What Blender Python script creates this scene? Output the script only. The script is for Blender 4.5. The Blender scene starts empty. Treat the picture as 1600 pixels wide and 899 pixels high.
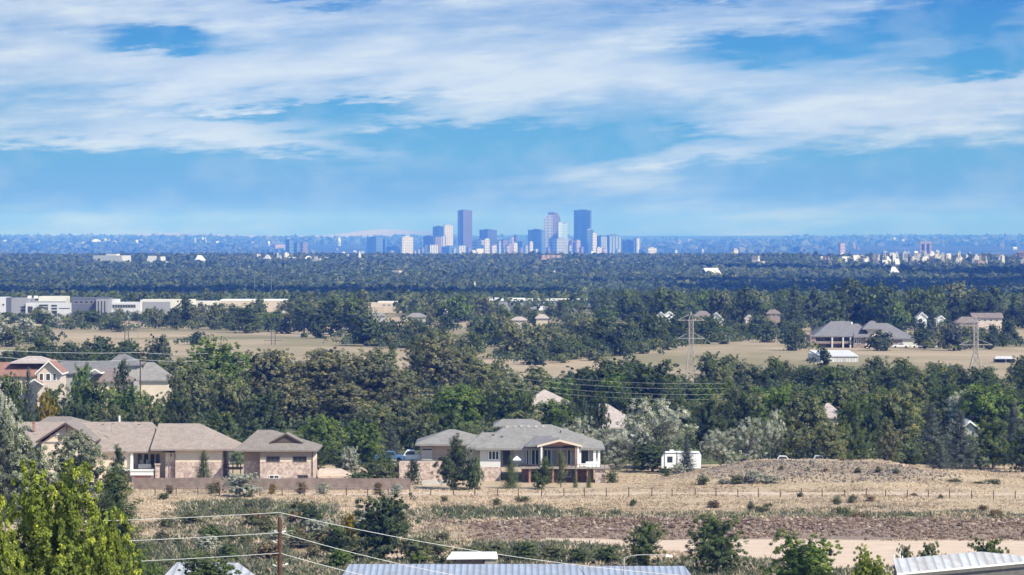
import bpy, math, random
import numpy as np
from mathutils import Vector
C = bpy.data.collections.new("place"); bpy.context.scene.collection.children.link(C)
C = bpy.context.scene.collection
F, HZ, CZ = 6200.0, 368.0, 37.0
RS = random.Random(7)
R = math.radians

# ------------------------------------------------------------------ terrain
PD = [-600, 0, 200, 330, 400, 1950, 2300, 2600, 3000, 4000, 5600, 7000, 8000, 10000, 14000, 18000, 22000, 28000, 33000, 38000, 46000]
PZ = [14, 12, 8, 2, 0, 0, -8, -13, -17, -18, -15, -9, -14, -30, -58, -56, -38, -10, 8, 26, 34]
def nz(x, y, s, seed=0):
    x = np.asarray(x, float) / s; y = np.asarray(y, float) / s
    r = np.random.RandomState(seed); o = 0
    for k in range(6):
        a = r.uniform(0, 6.28); f = r.uniform(.6, 1.9)
        o = o + np.sin((x * math.cos(a) + y * math.sin(a)) * f + r.uniform(0, 6.28) + 1.3 * np.sin(y * f * .7 + k))
    return o / 6
def gz(x, d):
    x = np.asarray(x, float); d = np.asarray(d, float)
    z = np.interp(d, PD, PZ)
    far = np.clip((d - 850) / 500, 0, 1)
    z = z + far * np.clip(nz(x, d, 90, 3) * 1.3, -2, 2) * np.where(d < 2200, 1, .6) * np.interp(d, [0, 2000, 8000, 20000], [1, 1, 2, 4])
    # far rises at the horizon, left
    z = z + 66 * np.exp(-((x + 1290) / 420.) ** 2) * np.exp(-((d - 39000) / 1800.) ** 2) * 1.0
    z = z + 30 * np.exp(-((x + 800) / 330.) ** 2) * np.exp(-((d - 39000) / 1800.) ** 2)
    z = z + 32 * np.exp(-((x + 3300) / 700.) ** 2) * np.exp(-((d - 38500) / 1800.) ** 2)
    # mound
    z = z + (2.85 + .6 * nz(x, d, 5.5, 61) + .3 * nz(x, d, 2.2, 62)) * np.exp(-np.abs((x - 49) / 17.) ** 2.6) * np.exp(-np.abs((d - 604) / 17.) ** 2.2)
    z = z + 1.1 * np.exp(-((x - 33) / 9.) ** 2) * np.exp(-((d - 597) / 14.) ** 2)
    # brushy berm
    bx = np.clip((x + 6) / 8., 0, 1)
    z = z + bx * 1.0 * np.exp(-np.abs((d - 500 - 1.5 * nz(x, 0, 9, 5)) / 8.) ** 2.4) * (1 + .35 * nz(x, d, 2.2, 9))
    m = np.clip((d - 405) / 20, 0, 1) * np.clip((660 - d) / 20, 0, 1)
    z = z + m * (.10 * nz(x, d, 5, 11) + .05 * nz(x, d, 1.6, 12))
    return z
def g1(x, d): return float(gz(x, d))
def X(px, D): return (px - 800.) * D / F
def Z(y, D): return CZ - (y - HZ) * D / F

# ------------------------------------------------------------------ materials
MATS = {}
def nmat(name):
    m = bpy.data.materials.new(name); m.use_nodes = True
    nt = m.node_tree; nt.nodes.clear()
    return m, nt
def N(nt, t, **kw):
    n = nt.nodes.new(t)
    for k, v in kw.items():
        if k.startswith('i_'):
            key = k[2:]
            n.inputs[int(key) if key.isdigit() else key].default_value = v
        else: setattr(n, k, v)
    return n
def L(nt, a, b): nt.links.new(a, b)
def ramp(nt, fac, stops):
    r = N(nt, 'ShaderNodeValToRGB'); cr = r.color_ramp
    while len(cr.elements) > 1: cr.elements.remove(cr.elements[-1])
    cr.elements[0].position = stops[0][0]; cr.elements[0].color = (*stops[0][1], 1)
    for p, c in stops[1:]:
        e = cr.elements.new(p); e.color = (*c, 1)
    L(nt, fac, r.inputs[0]); return r.outputs[0]
def mixc(nt, fac, a, b, mode='MIX'):
    m = N(nt, 'ShaderNodeMix', data_type='RGBA', blend_type=mode)
    for sock, v in ((m.inputs[0], fac), (m.inputs[6], a), (m.inputs[7], b)):
        if isinstance(v, (int, float)): sock.default_value = v
        elif isinstance(v, tuple): sock.default_value = (*v, 1)
        else: L(nt, v, sock)
    return m.outputs[2]
def M(nt, op, a, b=0.0, c=None):
    m = N(nt, 'ShaderNodeMath', operation=op)
    for i, v in enumerate((a, b, c)):
        if v is None: continue
        if isinstance(v, (int, float)): m.inputs[i].default_value = v
        else: L(nt, v, m.inputs[i])
    return m.outputs[0]
def pbsdf(nt, col, rough=.85, spec=.3, bump=None, metal=0.):
    p = N(nt, 'ShaderNodeBsdfPrincipled'); p.inputs['Roughness'].default_value = rough
    p.inputs['Specular IOR Level'].default_value = spec; p.inputs['Metallic'].default_value = metal
    if isinstance(col, tuple): p.inputs['Base Color'].default_value = (*col, 1)
    else: L(nt, col, p.inputs['Base Color'])
    if bump is not None: L(nt, bump, p.inputs['Normal'])
    o = N(nt, 'ShaderNodeOutputMaterial'); L(nt, p.outputs[0], o.inputs[0]); return p
def noise(nt, scale, vec=None, detail=3., dim='3D', rough=.5):
    n = N(nt, 'ShaderNodeTexNoise', noise_dimensions=dim); n.inputs['Scale'].default_value = scale
    n.inputs['Detail'].default_value = detail; n.inputs['Roughness'].default_value = rough
    if vec is not None: L(nt, vec, n.inputs['Vector'])
    return n.outputs[0]
def mp2(nt, p):
    v = N(nt, 'ShaderNodeVectorMath', operation='MULTIPLY'); L(nt, p, v.inputs[0]); v.inputs[1].default_value = (1., .45, 0); return v.outputs[0]
def geo(nt): return N(nt, 'ShaderNodeNewGeometry').outputs['Position']

def plain(name, col, rough=.8, var=.18, scale=1.5, spec=.3, metal=0.):
    if name in MATS: return MATS[name]
    m, nt = nmat(name); f = noise(nt, scale, geo(nt), 4)
    a = tuple(c * (1 - var) for c in col); b = tuple(min(1, c * (1 + var)) for c in col)
    pbsdf(nt, ramp(nt, f, [(.3, a), (.7, b)]), rough, spec, metal=metal); MATS[name] = m; return m
def shingle(name, col, scale=1.0):
    m, nt = nmat(name); g = geo(nt)
    f = noise(nt, 6.0 / scale, g, 4, rough=.75); f2 = noise(nt, .5 / scale, g, 2)
    mp = N(nt, 'ShaderNodeVectorMath', operation='MULTIPLY'); L(nt, g, mp.inputs[0]); mp.inputs[1].default_value = (1.8 / scale, .8, 4.5 / scale)
    v = N(nt, 'ShaderNodeTexVoronoi'); v.inputs['Scale'].default_value = 1.; L(nt, mp.outputs[0], v.inputs['Vector'])
    c = ramp(nt, f, [(.30, tuple(k * .55 for k in col)), (.5, col), (.70, tuple(k * 1.4 for k in col))])
    c = mixc(nt, .35, c, mixc(nt, f2, tuple(k * .8 for k in col), tuple(k * 1.2 for k in col)))
    hsv = N(nt, 'ShaderNodeSeparateColor'); L(nt, v.outputs['Color'], hsv.inputs[0])
    vv = M(nt, 'MULTIPLY_ADD', hsv.outputs[0], .22, .89)
    c = mixc(nt, 1., c, N2(nt, vv), 'MULTIPLY')
    pbsdf(nt, c, .9, .2); return m
def N2(nt, v):
    c = N(nt, 'ShaderNodeCombineColor')
    for i in range(3): L(nt, v, c.inputs[i])
    return c.outputs[0]
def brickm(name, a, b, mortar, s=1.):
    m, nt = nmat(name); g = geo(nt)
    sep = N(nt, 'ShaderNodeSeparateXYZ'); L(nt, g, sep.inputs[0])
    cmb = N(nt, 'ShaderNodeCombineXYZ'); L(nt, M(nt, 'ADD', sep.outputs[0], sep.outputs[1]), cmb.inputs[0]); L(nt, sep.outputs[2], cmb.inputs[1])
    br = N(nt, 'ShaderNodeTexBrick'); L(nt, cmb.outputs[0], br.inputs['Vector']); br.inputs['Scale'].default_value = 1.4 / s
    br.inputs['Color1'].default_value = (*a, 1); br.inputs['Color2'].default_value = (*b, 1); br.inputs['Mortar'].default_value = (*mortar, 1)
    f = noise(nt, 2.2 / s, g, 4)
    pbsdf(nt, mixc(nt, .45, br.outputs[0], ramp(nt, f, [(.38, tuple(k * .6 for k in a)), (.62, tuple(k * 1.2 for k in b))])), .9, .2); return m
def ribbed(name, col, pitch, rough=.45, axis=0, metal=.2, sharp=.55):
    m, nt = nmat(name); g = geo(nt)
    sep = N(nt, 'ShaderNodeSeparateXYZ'); L(nt, g, sep.inputs[0])
    w = M(nt, 'FRACT', M(nt, 'MULTIPLY', sep.outputs[axis], 1. / pitch))
    lo = M(nt, 'LESS_THAN', w, .22)
    f = noise(nt, .8, g, 4)
    c = ramp(nt, f, [(.3, tuple(k * .85 for k in col)), (.7, col)]); c = mixc(nt, ramp(nt, noise(nt, .5, mp2(nt, g), 6, rough=.7), [(.42, (0, 0, 0)), (.68, (.75, .75, .75))]), c, (.34, .29, .25))
    c = mixc(nt, lo, c, tuple(k * sharp for k in col))
    bp = N(nt, 'ShaderNodeBump'); bp.inputs['Strength'].default_value = .6; bp.inputs['Distance'].default_value = .05
    L(nt, M(nt, 'SINE', M(nt, 'MULTIPLY', sep.outputs[axis], 6.283 / pitch)), bp.inputs['Height'])
    pbsdf(nt, c, rough, .5, bp.outputs[0], metal); return m
def facade(name, wall, win, px=17., pz=13., fx=.6, fz=.55, rough=.5):
    m, nt = nmat(name); g = geo(nt)
    sep = N(nt, 'ShaderNodeSeparateXYZ'); L(nt, g, sep.inputs[0])
    h = M(nt, 'MULTIPLY', M(nt, 'ADD', sep.outputs[0], M(nt, 'MULTIPLY', sep.outputs[1], .63)), 1. / px)
    a = M(nt, 'LESS_THAN', M(nt, 'FRACT', h), fx); b = M(nt, 'LESS_THAN', M(nt, 'FRACT', M(nt, 'MULTIPLY', sep.outputs[2], 1. / pz)), fz)
    f = noise(nt, .02, g, 3)
    wc = ramp(nt, f, [(.3, tuple(k * .85 for k in wall)), (.7, tuple(min(1, k * 1.1) for k in wall))])
    nrm = N(nt, 'ShaderNodeSeparateXYZ'); L(nt, N(nt, 'ShaderNodeNewGeometry').outputs['Normal'], nrm.inputs[0])
    side = M(nt, 'LESS_THAN', nrm.outputs[2], .5)
    pbsdf(nt, mixc(nt, M(nt, 'MULTIPLY', M(nt, 'MULTIPLY', a, b), side), wc, win), rough, .5); return m

def leafmat(name, col, var=.35, warm=None):
    m, nt = nmat(name)
    at = N(nt, 'ShaderNodeAttribute', attribute_name='tone'); t = at.outputs['Fac']
    oi = N(nt, 'ShaderNodeObjectInfo').outputs['Random']
    warm = warm or (col[0] * 1.55 + .008, col[1] * 1.18, col[2] * .75)
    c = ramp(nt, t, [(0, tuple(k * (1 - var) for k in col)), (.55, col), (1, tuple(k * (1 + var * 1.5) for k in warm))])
    c = mixc(nt, M(nt, 'MULTIPLY', oi, .28), c, tuple(k * .7 for k in (col[0], col[1], col[2] * 1.2)))
    d = N(nt, 'ShaderNodeBsdfDiffuse'); L(nt, c, d.inputs[0])
    tr = N(nt, 'ShaderNodeBsdfTranslucent'); L(nt, mixc(nt, 1., c, (1.1, 1.15, .6), 'MULTIPLY'), tr.inputs[0])
    mx = N(nt, 'ShaderNodeMixShader'); mx.inputs[0].default_value = .36
    L(nt, d.outputs[0], mx.inputs[1]); L(nt, tr.outputs[0], mx.inputs[2])
    o = N(nt, 'ShaderNodeOutputMaterial'); L(nt, mx.outputs[0], o.inputs[0]); return m
LEAF = {
 'dk': leafmat('leaf_dark_green', (.105, .145, .074)),
 'md': leafmat('leaf_green', (.140, .192, .078)),
 'gr': leafmat('leaf_bright_green', (.170, .250, .070)),
 'yl': leafmat('leaf_yellow_green', (.26, .32, .060), .5, (.42, .42, .06)),
 'yel': leafmat('leaf_yellow', (.34, .27, .035), .4),
 'ol': leafmat('leaf_grey_olive', (.215, .245, .130)),
 'br': leafmat('leaf_brown_olive', (.212, .222, .130)),
 'sv': leafmat('leaf_silver', (.50, .51, .43), .3, (.62, .62, .54)),
 'bl': leafmat('leaf_blue_spruce', (.115, .135, .115), .45, (.26, .28, .24)),
 'so': leafmat('leaf_grey_silver', (.29, .315, .21), .4, (.42, .43, .30)),
 'tan': leafmat('leaf_dry_tan', (.30, .24, .15)),
}
bark = plain('bark', (.10, .075, .055), .95, .3, 6)
bark_pale = plain('bark_pale', (.27, .23, .19), .95, .3, 6)

# ------------------------------------------------------------------ object helpers
LOC = {}
def tag(o, label=None, cat=None, group=None, kind=None):
    if label: o['label'] = label
    if cat: o['category'] = cat
    if group: o['group'] = group
    if kind: o['kind'] = kind
    return o
def empty(name, loc, label, cat, group=None):
    o = bpy.data.objects.new(name, None); o.empty_display_size = .5; C.objects.link(o)
    o.location = loc; LOC[o] = Vector(loc); return tag(o, label, cat, group)
class MB:
    def __init__(s): s.v = []; s.f = []; s.mi = []
    def poly(s, pts, mi=0):
        n = len(s.v); s.v += [tuple(p) for p in pts]; s.f.append(tuple(range(n, n + len(pts)))); s.mi.append(mi); return s
    def prism(s, base, top, mi=0, mtop=None):
        n = len(base); b = len(s.v); s.v += [tuple(p) for p in base] + [tuple(p) for p in top]
        s.f.append(tuple(reversed(range(b, b + n)))); s.mi.append(mi)
        s.f.append(tuple(range(b + n, b + 2 * n))); s.mi.append(mi if mtop is None else mtop)
        for i in range(n):
            j = (i + 1) % n; s.f.append((b + i, b + j, b + n + j, b + n + i)); s.mi.append(mi)
        return s
    def box(s, x0, x1, y0, y1, z0, z1, mi=0, mtop=None):
        return s.prism([(x0, y0, z0), (x1, y0, z0), (x1, y1, z0), (x0, y1, z0)], [(x0, y0, z1), (x1, y0, z1), (x1, y1, z1), (x0, y1, z1)], mi, mtop)
    def tube(s, p0, p1, r0, r1=None, n=6, mi=0):
        r1 = r0 if r1 is None else r1; p0 = Vector(p0); p1 = Vector(p1); d = (p1 - p0).normalized()
        u = d.orthogonal().normalized(); w = d.cross(u)
        A = [p0 + (u * math.cos(6.2832 * i / n) + w * math.sin(6.2832 * i / n)) * r0 for i in range(n)]
        B = [p1 + (u * math.cos(6.2832 * i / n) + w * math.sin(6.2832 * i / n)) * r1 for i in range(n)]
        return s.prism(A, B, mi)
    def hip(s, x0, x1, y0, y1, ze, rx0, rx1, yr, zr, t=.22, mi=0):
        # eaves rectangle, ridge from rx0 to rx1 at depth yr; a fascia slab of thickness t below
        b = len(s.v)
        s.v += [(x0, y0, ze), (x1, y0, ze), (x1, y1, ze), (x0, y1, ze), (rx0, yr, zr), (rx1, yr, zr), (x0, y0, ze - t), (x1, y0, ze - t), (x1, y1, ze - t), (x0, y1, ze - t)]
        for f in ((0, 1, 5, 4), (1, 2, 5), (2, 3, 4, 5), (3, 0, 4), (6, 9, 8, 7), (0, 6, 7, 1), (1, 7, 8, 2), (2, 8, 9, 3), (3, 9, 6, 0)):
            s.f.append(tuple(b + i for i in f)); s.mi.append(mi)
        return s
    def gable_y(s, x0, x1, y0, y1, ze, zr, t=.25, mi=0, mu=0):
        # ridge runs along y (gable end faces the viewer); two slabs
        xm = (x0 + x1) / 2
        for xa, xb, za, zb in ((x0, xm, ze, zr), (xm, x1, zr, ze)):
            s.prism([(xa, y0, za - t), (xb, y0, zb - t), (xb, y1, zb - t), (xa, y1, za - t)], [(xa, y0, za), (xb, y0, zb), (xb, y1, zb), (xa, y1, za)], mu, mi)
        return s
    def gable_x(s, x0, x1, y0, y1, ze, zr, t=.25, mi=0, mu=0):
        ym = (y0 + y1) / 2
        for ya, yb, za, zb in ((y0, ym, ze, zr), (ym, y1, zr, ze)):
            s.prism([(x0, ya, za - t), (x1, ya, za - t), (x1, yb, zb - t), (x0, yb, zb - t)], [(x0, ya, za), (x1, ya, za), (x1, yb, zb), (x0, yb, zb)], mu, mi)
        return s
    def build(s, name, mats, parent=None, loc=None, label=None):
        me = bpy.data.meshes.new(name)
        o0 = LOC.get(parent, Vector((0, 0, 0))) if parent is not None else Vector(loc or (0, 0, 0))
        me.from_pydata([(a - o0[0], b - o0[1], c - o0[2]) for a, b, c in s.v], [], s.f)
        for m in (mats if isinstance(mats, (list, tuple)) else [mats]): me.materials.append(m)
        if any(s.mi): me.polygons.foreach_set('material_index', s.mi)
        me.update()
        o = bpy.data.objects.new(name, me); C.objects.link(o)
        if parent is not None: o.parent = parent; LOC[o] = o0
        else: o.location = o0; LOC[o] = o0
        if label: o['label'] = label
        return o

def quads_mesh(name, c, nrm, su, sv, tone, mat, rng, aniso_up=0., asp=1., sn=None):
    n = len(c); nrm = nrm / np.maximum(np.linalg.norm(nrm, axis=1, keepdims=True), 1e-6)
    a = rng.normal(size=(n, 3)); a[:, 2] += aniso_up * 2
    u = a - (a * nrm).sum(1, keepdims=True) * nrm; u /= np.maximum(np.linalg.norm(u, axis=1, keepdims=True), 1e-6)
    w = np.cross(nrm, u); u = u * su[:, None] * .5; w = w * sv[:, None] * .5
    u = u / np.array([1, 1, asp]); w = w / np.array([1, 1, asp])
    V = np.stack([c - u * 1.1, c - w + u * .1, c + u, c + w - u * .2], 1).reshape(-1, 3)
    return raw_mesh(name, V, 4, np.repeat(tone, 4), [mat], None if sn is None else np.repeat(sn, 4, 0))
def set_normals(me, n):
    n = n / np.maximum(np.linalg.norm(n, axis=1, keepdims=True), 1e-6)
    me.polygons.foreach_set('use_smooth', np.ones(len(me.polygons), dtype=bool)); me.normals_split_custom_set_from_vertices(n.astype(np.float32))
def raw_mesh(name, V, k, tone, mats, sn=None):
    me = bpy.data.meshes.new(name); nv = len(V); nf = nv // k
    me.vertices.add(nv); me.vertices.foreach_set('co', V.astype(np.float32).ravel())
    me.loops.add(nv); me.loops.foreach_set('vertex_index', np.arange(nv, dtype=np.int32))
    me.polygons.add(nf); me.polygons.foreach_set('loop_start', np.arange(0, nv, k, dtype=np.int32))
    try: me.polygons.foreach_set('loop_total', np.full(nf, k, dtype=np.int32))
    except Exception: pass
    if tone is not None:
        if tone.ndim == 1:
            at = me.attributes.new('tone', 'FLOAT', 'POINT'); at.data.foreach_set('value', tone.astype(np.float32))
        else:
            at = me.attributes.new('tint', 'FLOAT_COLOR', 'POINT'); at.data.foreach_set('color', tone.astype(np.float32).ravel())
    for m in mats: me.materials.append(m)
    me.update(calc_edges=True)
    if sn is not None: set_normals(me, sn)
    return me

# ------------------------------------------------------------------ tree prototypes (unit: 1 wide, 1 tall)
def crown(kind, n, card, seed, zs=1.):
    rng = np.random.RandomState(seed); up = 0.; el = 1.2
    if kind == 'spruce':
        cl = []; T = 20
        for i in range(T):
            z = .05 + .9 * (i + rng.uniform(-.2, .2)) / T; Rr = .5 * (1 - z) ** .8 * rng.uniform(.8, 1.12); nb = max(3, int(13 * (1 - z) + 3)); a0 = rng.uniform(0, 6.28)
            for j in range(nb):
                a = a0 + 6.2832 * j / nb + rng.uniform(-.2, .2); RR = Rr * rng.uniform(.75, 1.12)
                for q in (.45, .72, 1.0):
                    cl.append((RR * q * math.cos(a), RR * q * math.sin(a), z + .02 - .09 * RR * q * 2 + .035 * (q == 1.), .030 + .018 * (1 - z), math.cos(a), math.sin(a), .55))
        cl.append((0, 0, .975, .015, 0, 0, 1)); cl = np.array(cl); el = 2.0
    else:
        P = {'broad': (15, .27, .17, .80, .15, .25, 1.), 'pine': (17, .25, .12, .90, .10, .18, .9), 'olive': (15, .27, .13, .78, .13, .22, 1.), 'bush': (12, .27, .10, .66, .18, .28, .85), 'tall': (15, .15, .16, .86, .14, .22, 1.)}[kind]
        k, sp, z0, z1, r0, r1, _ = P
        if zs < 1: k = 30; r0 *= .8; r1 *= .85; sp *= 1.25
        lob = []
        for i in range(k):
            z = z0 + (z1 - z0) * (i + .5) / k + rng.uniform(-.05, .05)
            tp = {'pine': (1 - z) ** .8 * 1.3 + .12}.get(kind, math.sqrt(max(.08, 1 - ((z - .42) / .56) ** 2)))
            a = rng.uniform(0, 6.28) + i * 2.4; rr = sp * tp * rng.uniform(.6, 1.2); r = rng.uniform(r0, r1) * (.75 + .4 * tp if kind != 'pine' else .55 + .75 * tp)
            r = min(r, .985 - z)
            lob.append((rr * math.cos(a), rr * math.sin(a), z, r))
        cl = []; m = {'broad': 300, 'pine': 260, 'olive': 260, 'bush': 200, 'tall': 260}[kind] * (1 if zs == 1 else 3)
        w = np.array([l[3] ** 2 for l in lob]); w /= w.sum()
        for i in range(m):
            l = lob[rng.choice(k, p=w)]; d = rng.normal(size=3); d[2] += .25; d /= np.linalg.norm(d)
            q = rng.uniform(.72, 1.12) * l[3]
            cl.append((l[0] + d[0] * q, l[1] + d[1] * q, max(.03, l[2] + d[2] * q * .95 * zs), rng.uniform(.024, .048), d[0], d[1], d[2]))
        cl = np.array(cl)
        if kind == 'olive': up = 1.; el = 2.2
    m = len(cl); idx = rng.randint(0, m, n); base = cl[idx]
    off = rng.normal(size=(n, 3)); off /= np.linalg.norm(off, axis=1, keepdims=True); off *= rng.uniform(.35, 1.15, (n, 1))
    c = base[:, :3] + off * base[:, 3:4] * (np.array([1.3, 1.3, .6]) if kind == 'spruce' else np.array([1.1, 1.1, .95 * zs]) * (1 if zs == 1 else .7))
    nrm = off * .75 + base[:, 4:7] * .45 + np.array([0, 0, .25]) + rng.normal(size=(n, 3)) * .42
    sn = off * .55 + base[:, 4:7] * .75 + np.array([0, 0, .22]) + rng.normal(size=(n, 3)) * .28
    ct = rng.uniform(0, 1, m); tone = np.clip(ct[idx] * .6 + rng.uniform(0, 1, n) * .4, 0, 1)
    s = card * rng.uniform(.6, 1.35, n)
    # inner filling
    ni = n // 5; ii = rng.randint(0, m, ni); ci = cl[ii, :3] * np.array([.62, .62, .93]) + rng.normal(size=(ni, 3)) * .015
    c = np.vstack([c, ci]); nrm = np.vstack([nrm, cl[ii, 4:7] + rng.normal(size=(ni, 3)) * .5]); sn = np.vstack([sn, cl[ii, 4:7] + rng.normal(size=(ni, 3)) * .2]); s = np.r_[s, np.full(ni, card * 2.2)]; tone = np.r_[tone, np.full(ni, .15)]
    if kind != 'spruce': c[:, :2] *= .5 / np.percentile(np.hypot(c[:, 0], c[:, 1]), 98.5)
    c[:, 2] = np.clip(c[:, 2] * .985 / np.percentile(c[:, 2], 99.7), .012, 1.02)
    return c, nrm, s, s / el if el > 1.3 else s / 1.15, tone, up, sn
LEAF0 = LEAF['md']
def limb_mb(seed, kind):
    r = random.Random(seed); mb = MB()
    top = .93 if kind in ('spruce', 'pine') else .55
    pts = [(0, 0, -.03), (r.uniform(-.01, .01), r.uniform(-.01, .01), .2), (r.uniform(-.03, .03), r.uniform(-.03, .03), top * .7), (r.uniform(-.04, .04) * (top < .9), 0, top)]
    rad = [.028, .021, .013, .005]
    for i in range(3): mb.tube(pts[i], pts[i + 1], rad[i], rad[i + 1], 7)
    for i in range(8 if top < .9 else 5):
        z = r.uniform(.15, .5); a = r.uniform(0, 6.28); q = r.uniform(.18, .32)
        mb.tube((0, 0, z), (q * math.cos(a), q * math.sin(a), z + r.uniform(.12, .3)), .011, .003, 5)
    return mb
PROTO = {}
def proto(kind, lod, k):
    key = (kind, lod, k)
    if key not in PROTO:
        n, card = {'fg': (60000, .0155), 'hi': (19000, .019), 'mid': (8000, .028), 'lo': (2400, .052)}[lod]
        sd = hash_s(kind) + k * 17 + {'fg': 1, 'hi': 2, 'mid': 3, 'lo': 4}[lod]
        rng = np.random.RandomState(sd)
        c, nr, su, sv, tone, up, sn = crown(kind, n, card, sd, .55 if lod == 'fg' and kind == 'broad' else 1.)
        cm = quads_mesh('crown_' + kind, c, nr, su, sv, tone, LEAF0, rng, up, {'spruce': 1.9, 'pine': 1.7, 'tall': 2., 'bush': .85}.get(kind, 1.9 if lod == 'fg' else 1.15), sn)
        mb = limb_mb(sd, kind); tm = bpy.data.meshes.new('trunk_' + kind); tm.from_pydata(mb.v, [], mb.f); tm.materials.append(bark)
        PROTO[key] = (cm, tm)
        if lod in ('lo', 'mid'):   # one-mesh variant
            nv = len(cm.vertices); V = np.empty(nv * 3, np.float32); cm.vertices.foreach_get('co', V)
            vv = [tuple(p) for p in V.reshape(-1, 3)] + list(mb.v)
            jm = bpy.data.meshes.new('tree_' + kind); jm.from_pydata(vv, [], [tuple(range(4 * i, 4 * i + 4)) for i in range(nv // 4)] + [tuple(nv + q for q in f) for f in mb.f])
            t = np.empty(nv, np.float32); cm.attributes['tone'].data.foreach_get('value', t)
            at = jm.attributes.new('tone', 'FLOAT', 'POINT'); at.data.foreach_set('value', np.r_[t, np.full(len(mb.v), .3)].astype(np.float32))
            jm.materials.append(LEAF0); jm.materials.append(bark)
            jm.polygons.foreach_set('material_index', [0] * (nv // 4) + [1] * len(mb.f)); jm.update()
            ln = np.empty(nv * 3, np.float32); cm.corner_normals.foreach_get('vector', ln); tn_ = np.array([(p[0], p[1], 0.02) for p in mb.v]); set_normals(jm, np.vstack([ln.reshape(-1, 3), tn_]))
            PROTO[key] = (cm, tm, jm)
    return PROTO[key]
def hash_s(s): return sum(ord(c) * (i + 3) for i, c in enumerate(s)) % 900
TREES = []; TXY = []
NAME = {'broad': 'broadleaf_tree', 'spruce': 'spruce_tree', 'pine': 'pine_tree', 'olive': 'silver_tree', 'bush': 'shrub', 'tall': 'poplar_tree'}
def tree_at(x, D, h, w, kind, tone, label, group=None, cat=None, lod=None, rot=None):
    z = g1(x, D); lod = lod or ('fg' if D < 360 else 'hi' if D < 700 else 'mid' if D < 1050 else 'lo')
    if kind == 'bush' and lod == 'fg': lod = 'hi'
    k = RS.randrange(3); P = proto(kind, lod, k); rot = RS.uniform(0, 6.28) if rot is None else rot
    cat = cat or ('shrub' if kind == 'bush' else 'tree'); name = NAME[kind]
    if tone == 'yl' and kind == 'broad': name = 'broadleaf_tree'
    whole = lod == 'lo' or (lod == 'mid' and D > 900)
    if whole:
        o = bpy.data.objects.new(name, P[2]); C.objects.link(o); cr = o
    else:
        o = bpy.data.objects.new(name, None); C.objects.link(o)
        cr = bpy.data.objects.new('crown', P[0]); C.objects.link(cr); cr.parent = o
        t = bpy.data.objects.new('trunk', P[1]); C.objects.link(t); t.parent = o
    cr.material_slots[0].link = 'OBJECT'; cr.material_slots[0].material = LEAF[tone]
    o.location = (x, D, z - .05); o.scale = (w, w, h); o.rotation_euler = (0, 0, rot)
    tag(o, label, cat, group); TXY.append((x, D)); TREES.append((round(D), round(h, 1), round(w, 1), label)); return o
def tree(px, yt, D, wpx, kind, tone, label, group=None, **kw):
    x = X(px, D); h = Z(yt, D) - g1(x, D)
    return tree_at(x, D, h, wpx * D / F, kind, tone, label, group, **kw)

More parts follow.
